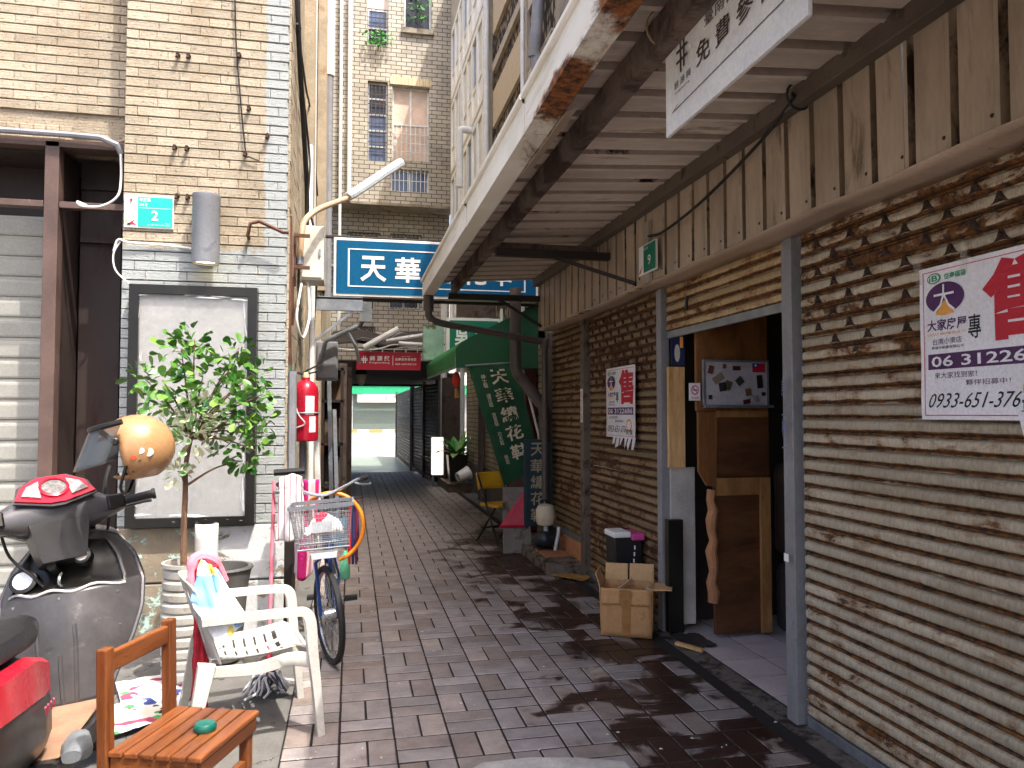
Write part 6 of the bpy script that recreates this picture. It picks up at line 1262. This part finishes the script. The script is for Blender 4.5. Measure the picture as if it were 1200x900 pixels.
# floorboard, leg shield
sp_(MB().loft([ring(-.36, .15, .22, .31, 16, 5), ring(.0, .16, .20, .30, 16, 5), ring(.22, .17, .20, .31, 16, 5)]), 'floorboard', M_gp)
sp_(MB().box(-.145, .145, -.33, .20, .300, .312), 'floor_mat', M_mat, bev=.01)
def shield(u, v): # u across, v up
    WS = [.14, .185, .235, .268, .272, .235, .15]; w_ = WS[min(6, int(v*6))]; w2 = WS[min(6, int(v*6)+1)]; w_ += (w2-w_)*(v*6-int(v*6))
    t_ = 2*u-1; y = .20+.10*v+.11*v*v+.16*abs(t_)**2.4*(.35+.65*v)-.02*math.cos(t_*3)*math.sin(v*3)
    return Vector((t_*w_, y, .30+.66*v-.05*abs(t_)**3*v))
hole = lambda u, v: v > .66 and v < .93 and abs(u-.5) < .40
lsh = sp_(MB().grid(shield, 36, 30, hole), 'leg_shield', mat('worn grey shield', '#454344', .34, var=.3, vs=3.5, dirt=('#6d6a67', .60, .74, 8)), solid=.006, ang=50)
sp_(MB().grid(lambda u, v: shield(.10+.80*u, .66+.27*v)+Vector((0, .085*math.sin(v*math.pi)**.5*math.sin(max(.001, u)*math.pi)**.4+.004, 0)), 24, 10), 'glove_tray', M_blk, lsh, ang=60)
sp_(MB().tube([shield(0, .05+.93*k/24) for k in range(25)]+[shield(k/16, .985) for k in range(1, 16)]+[shield(1, .98-.93*k/24) for k in range(25)], .010, 7), 'edge_trim', M_gp2, lsh)
for (u, v) in ((.9, .40), (.1, .40), (.86, .60), (.14, .60), (.5, .62)):
    sp_(MB().lathe([(.007, 0), (.006, .004), (0, .004)], 8, Matrix.Translation(shield(u, v)+Vector((0, -.004, 0))) @ RX(90), cap=False), 'screw', M_chr, lsh)
sp_(MB().tube(curve([(0, .34, .80), (.0, .31, .79), (0, .30, .765), (0, .32, .75)], 4), .006, 6), 'bag_hook', M_chr, lsh)
sp_(MB().tube([shield(.10+.80*k/20, .66)+Vector((0, -.006, .008*math.sin(k*.9))) for k in range(21)], .006, 6), 'tray_lip', mat('worn lip', '#b9b6b2', .4), lsh)
for (u, v, rr, c) in ((.20, .74, .052, '#c9d0d6'), (.66, .84, .036, '#d9d4c8'), (.44, .80, .020, '#4a4744')):
    p = shield(u, v)+Vector((0, .005, 0)); sp_(MB().lathe([(rr, -.03), (rr, .012), (rr*.8, .016), (0, .016)], 20, Matrix.Translation(p) @ RX(60), cap=False), 'cup_holder' if rr > .03 else 'ignition', M_blk, lsh); sp_(MB().lathe([(rr*.72, .017), (0, .0175)], 18, Matrix.Translation(p) @ RX(60), cap=False), 'cap', mat('cap '+c, c, .35, var=.1), lsh)
for (ua, ub_, va, vb) in ((.30, .34, .02, .50), (.66, .60, .02, .46), (.50, .50, .02, .30)):
    sp_(MB().tube([shield(ua+(ub_-ua)*k/10, va+(vb-va)*k/10)+Vector((0, -.002, 0)) for k in range(11)], .009, 6), 'shield_ridge', mat('worn grey shield', '#5b595a'), lsh)
sp_(MB().box(-.10, -.05, .22, .224, .44, .54, T(0, .012, 0) @ RX(-8)), 'warning_label', mat('embossed label', '#77746f', .5), lsh)
sp_(MB().grid(lambda u, v: shield(u, v)+Vector((0, .05+.16*math.sin(u*math.pi)**.6*math.sin(min(1, v+.15)*math.pi*.8)**.7, .0)), 24, 20), 'front_fairing', M_gp2, ang=60)
fw = sp_(MB().loft([ring(.30, .06, .34, .40), ring(.45, .085, .40, .47), ring(.62, .08, .36, .46), ring(.72, .05, .28, .36)]), 'front_fender', M_gp2); swheel(.52, None, 25)
sp_(MB().tube([(.085, .52, .22), (.085, .42, .60)], .02, 8).tube([(-.085, .52, .22), (-.085, .42, .60)], .02, 8), 'fork', M_gal)
# steering head turned to the left
HM = T(0, .37, .90) @ RZ(26) @ RX(-18)
def hp(mb, name, m, parent=None, **kw): mb.v = [tuple(HM @ Vector(v)) for v in mb.v]; return sp_(mb, name, m, parent, **kw)
def hring(x, y, z, dy, dz, n=14, p=2.8): return [Vector((x, y+dy*math.copysign(abs(math.cos(2*math.pi*j/n))**(2/p), math.cos(2*math.pi*j/n)), z+dz*math.copysign(abs(math.sin(2*math.pi*j/n))**(2/p), math.sin(2*math.pi*j/n)))) for j in range(n)]
hc = hp(MB().loft([hring(-.25, -.02, .14, .03, .03), hring(-.19, .0, .14, .055, .05), hring(-.12, .03, .15, .10, .085), hring(0, .05, .16, .125, .10), hring(.12, .03, .15, .10, .085), hring(.19, .0, .14, .055, .05), hring(.25, -.02, .14, .03, .03)]), 'handlebar_cover', M_gp2)
hp(MB().loft([[Vector((x*s, .03+y*s2, z)) for x, y in ((-.11, -.10), (.11, -.10), (.12, .04), (.07, .12), (-.07, .12), (-.12, .04))] for z, s, s2 in ((-.06, .72, .8), (.02, .85, .9), (.10, 1., 1.))]), 'steering_cover', M_gp, hc)
DM = T(0, -.052, .236) @ RX(58)
dash = lambda poly, z, nm, m: hp(MB().prism(poly, DM @ T(0, 0, z), .006), nm, m, hc, smooth=False)
dash([(-.15, -.055), (-.02, -.10), (.02, -.10), (.15, -.055), (.13, .03), (.06, .085), (-.06, .085), (-.13, .03)], -.004, 'dash_panel', M_gp)
dash([(-.145, -.045), (-.03, -.085), (.03, -.085), (.145, -.045), (.115, .03), (.05, .075), (-.05, .075), (-.115, .03)], .003, 'dash_trim', M_sred)
dash([(-.12, -.03), (-.055, -.055), (-.05, .045), (-.095, .02)], .0098, 'side_gauge', mat('gauge grey', '#8a8683', .3, var=.3, vs=30)); dash([(.12, -.03), (.055, -.055), (.05, .045), (.095, .02)], .0098, 'side_gauge', MC['gauge grey'])
hp(MB().lathe([(.054, .006), (.056, .016), (.046, .020), (.046, .012)], 24, DM, cap=False), 'gauge_ring', M_sred, hc); hp(MB().lathe([(.047, .0125), (0, .013)], 20, DM, cap=False), 'speedometer', mat('speedometer face', '#6d6a68', .2, var=.4, vs=60), hc)
for s in (-1, 1):
    hp(MB().tube([(s*.20, -.02, .14), (s*.27, -.045, .142), (s*.36, -.075, .142)], [.017, .019, .019], 12), 'grip', M_dark, hc); hp(MB().lathe([(.024, 0), (.024, .015)], 12, T(s*.36, -.075, .142) @ RZ(s*-15) @ RY(90*s)), 'grip_end', M_dark, hc)
    hp(MB().box(s*.22-.035, s*.22+.035, -.065, -.015, .11, .175), 'switch_block', M_blk, hc, bev=.008); hp(MB().tube(curve([(s*.20, .03, .14), (s*.26, .045, .138), (s*.33, .0, .135), (s*.37, -.015, .132)], 5), [.010]*16, 7), 'brake_lever', M_gp2, hc)
    hp(MB().tube(curve([(s*.19, .02, .17), (s*.21, .02, .26), (s*.24, .04, .33)], 4), .008, 7), 'mirror_stem', M_blk, hc)
    if s < 0: hp(MB().loft([hring(s*.24-.07, .05, .35, .008, .03), hring(s*.24, .05, .36, .016, .05), hring(s*.24+.07, .05, .35, .008, .03)]), 'mirror', M_blk, hc)
hp(MB().loft([hring(-.09, .14, .13, .02, .04), hring(0, .165, .13, .03, .055), hring(.09, .14, .13, .02, .04)]), 'headlight', mat('headlight lens', '#cfd3d6', .1), hc)
sp_(MB().tube([(-.12, -.25, .25), (-.22, -.28, .01)], .012, 8), 'side_stand', M_dkst)
for k_, xx in enumerate((.14, -.13, .10)):
    hp(MB().tube(curve([(xx*1.5, .04, .12), (xx*1.3, .10, .02), (xx*.8, .08, -.08), (xx*.6, .03, -.14)], 5), .006, 6), 'cable', M_cable, hc)
lvr = sp_(MB().loft([ring(-.20, .035, .28, .34, 12, 2.5, .17), ring(-.30, .05, .27, .35, 12, 2.5, .19), ring(-.36, .03, .29, .33, 12, 2.5, .19)]), 'passenger_peg', M_gal)
# ------------------------------------------------------------------ helmet hung on the right mirror
he = thing('helmet', 'tan open-face helmet with smoked visor hung on the scooter mirror', 'helmet', (-.93, 3.55, 1.27)); HC = Matrix.Translation((-.925, 3.60, 1.395)) @ RZ(8) @ RY(-8) @ Matrix.Scale(1.1, 4)
def shell(rx, ry, rz, grow=1.):
    bm = MB(); nu, nv = 40, 26
    def f(u, v): a = u*2*math.pi; t_ = v*math.pi; return Vector((rx*math.cos(a)*math.sin(t_), ry*math.sin(a)*math.sin(t_), rz*math.cos(t_)))
    def skip(u, v):
        p = f(u, v); x = p.x/rx; z = p.z/rz
        return z < -.90 or (x < -.30+.25*max(0, -z) and z < .38 and z > -.75 and x < -.22)   # face opening towards local -X
    bm.grid(f, nu, nv, skip); bm.v = [tuple(HC @ Vector(v)) for v in bm.v]; return bm
M_hel = mat('tan helmet', '#a67f58', .28, var=.05)
sh_o = part(shell(.142, .122, .132), 'shell', M_hel, he, smooth=True, solid=.006, ang=60); part(shell(.128, .110, .120), 'lining', M_blk, he, smooth=True, ang=60)
g = G('smoked visor'); M_vis = g.done(C('#54585b'), .06, 0., Alpha=.5)
part(MB().grid(lambda u, v: HC @ Vector((-.150*math.cos((u-.5)*2.9)-.004-.075*v, .138*math.sin((u-.5)*2.9), .112-.150*v-.02*math.cos((u-.5)*2.9))), 20, 10), 'visor', M_vis, he, smooth=True, solid=.003)
part(MB().tube([HC @ Vector((-.150*math.cos((k/16-.5)*2.9)-.002, .139*math.sin((k/16-.5)*2.9), .114-.02*math.cos((k/16-.5)*2.9))) for k in range(17)], .013, 7), 'visor_rim', M_blk, he, smooth=True)
for s in (-1, 1): part(MB().lathe([(.016, 0), (.016, .012), (.010, .016)], 14, HC @ T(-.055, s*.120, .04) @ RX(-90*s)), 'visor_pivot', M_blk, he)
part(MB().bar(HC @ Vector((-.055, -.128, .04)), HC @ Vector((-.10, -.128, .085)), .006, .022), 'visor_arm', M_blk, he)
for (x, z, c, rr) in ((.0, -.03, '#d9482a', .012), (.03, -.01, '#f2efe6', .012), (.055, -.02, '#d6cdbb', .018), (.02, -.045, '#4a3a2a', .006), (-.01, -.085, '#5a3a20', .006), (-.055, -.09, '#e6e0d4', .007)):
    y = -.123*math.sqrt(max(.05, 1-(x/.142)**2-(z/.132)**2)); part(MB().lathe([(rr, 0), (rr*.9, .002), (0, .0025)], 12, HC @ Matrix.Translation((x, y, z)) @ RX(90), cap=False), 'sticker', mat('sticker '+c, c, .4), he)
part(MB().tube(curve([HC @ Vector((-.03, -.115, -.06)), HC @ Vector((-.06, -.10, -.14)), HC @ Vector((-.05, -.03, -.17)), HC @ Vector((-.03, .06, -.12))], 6), .007, 6), 'chin_strap', M_blk, he, smooth=True)
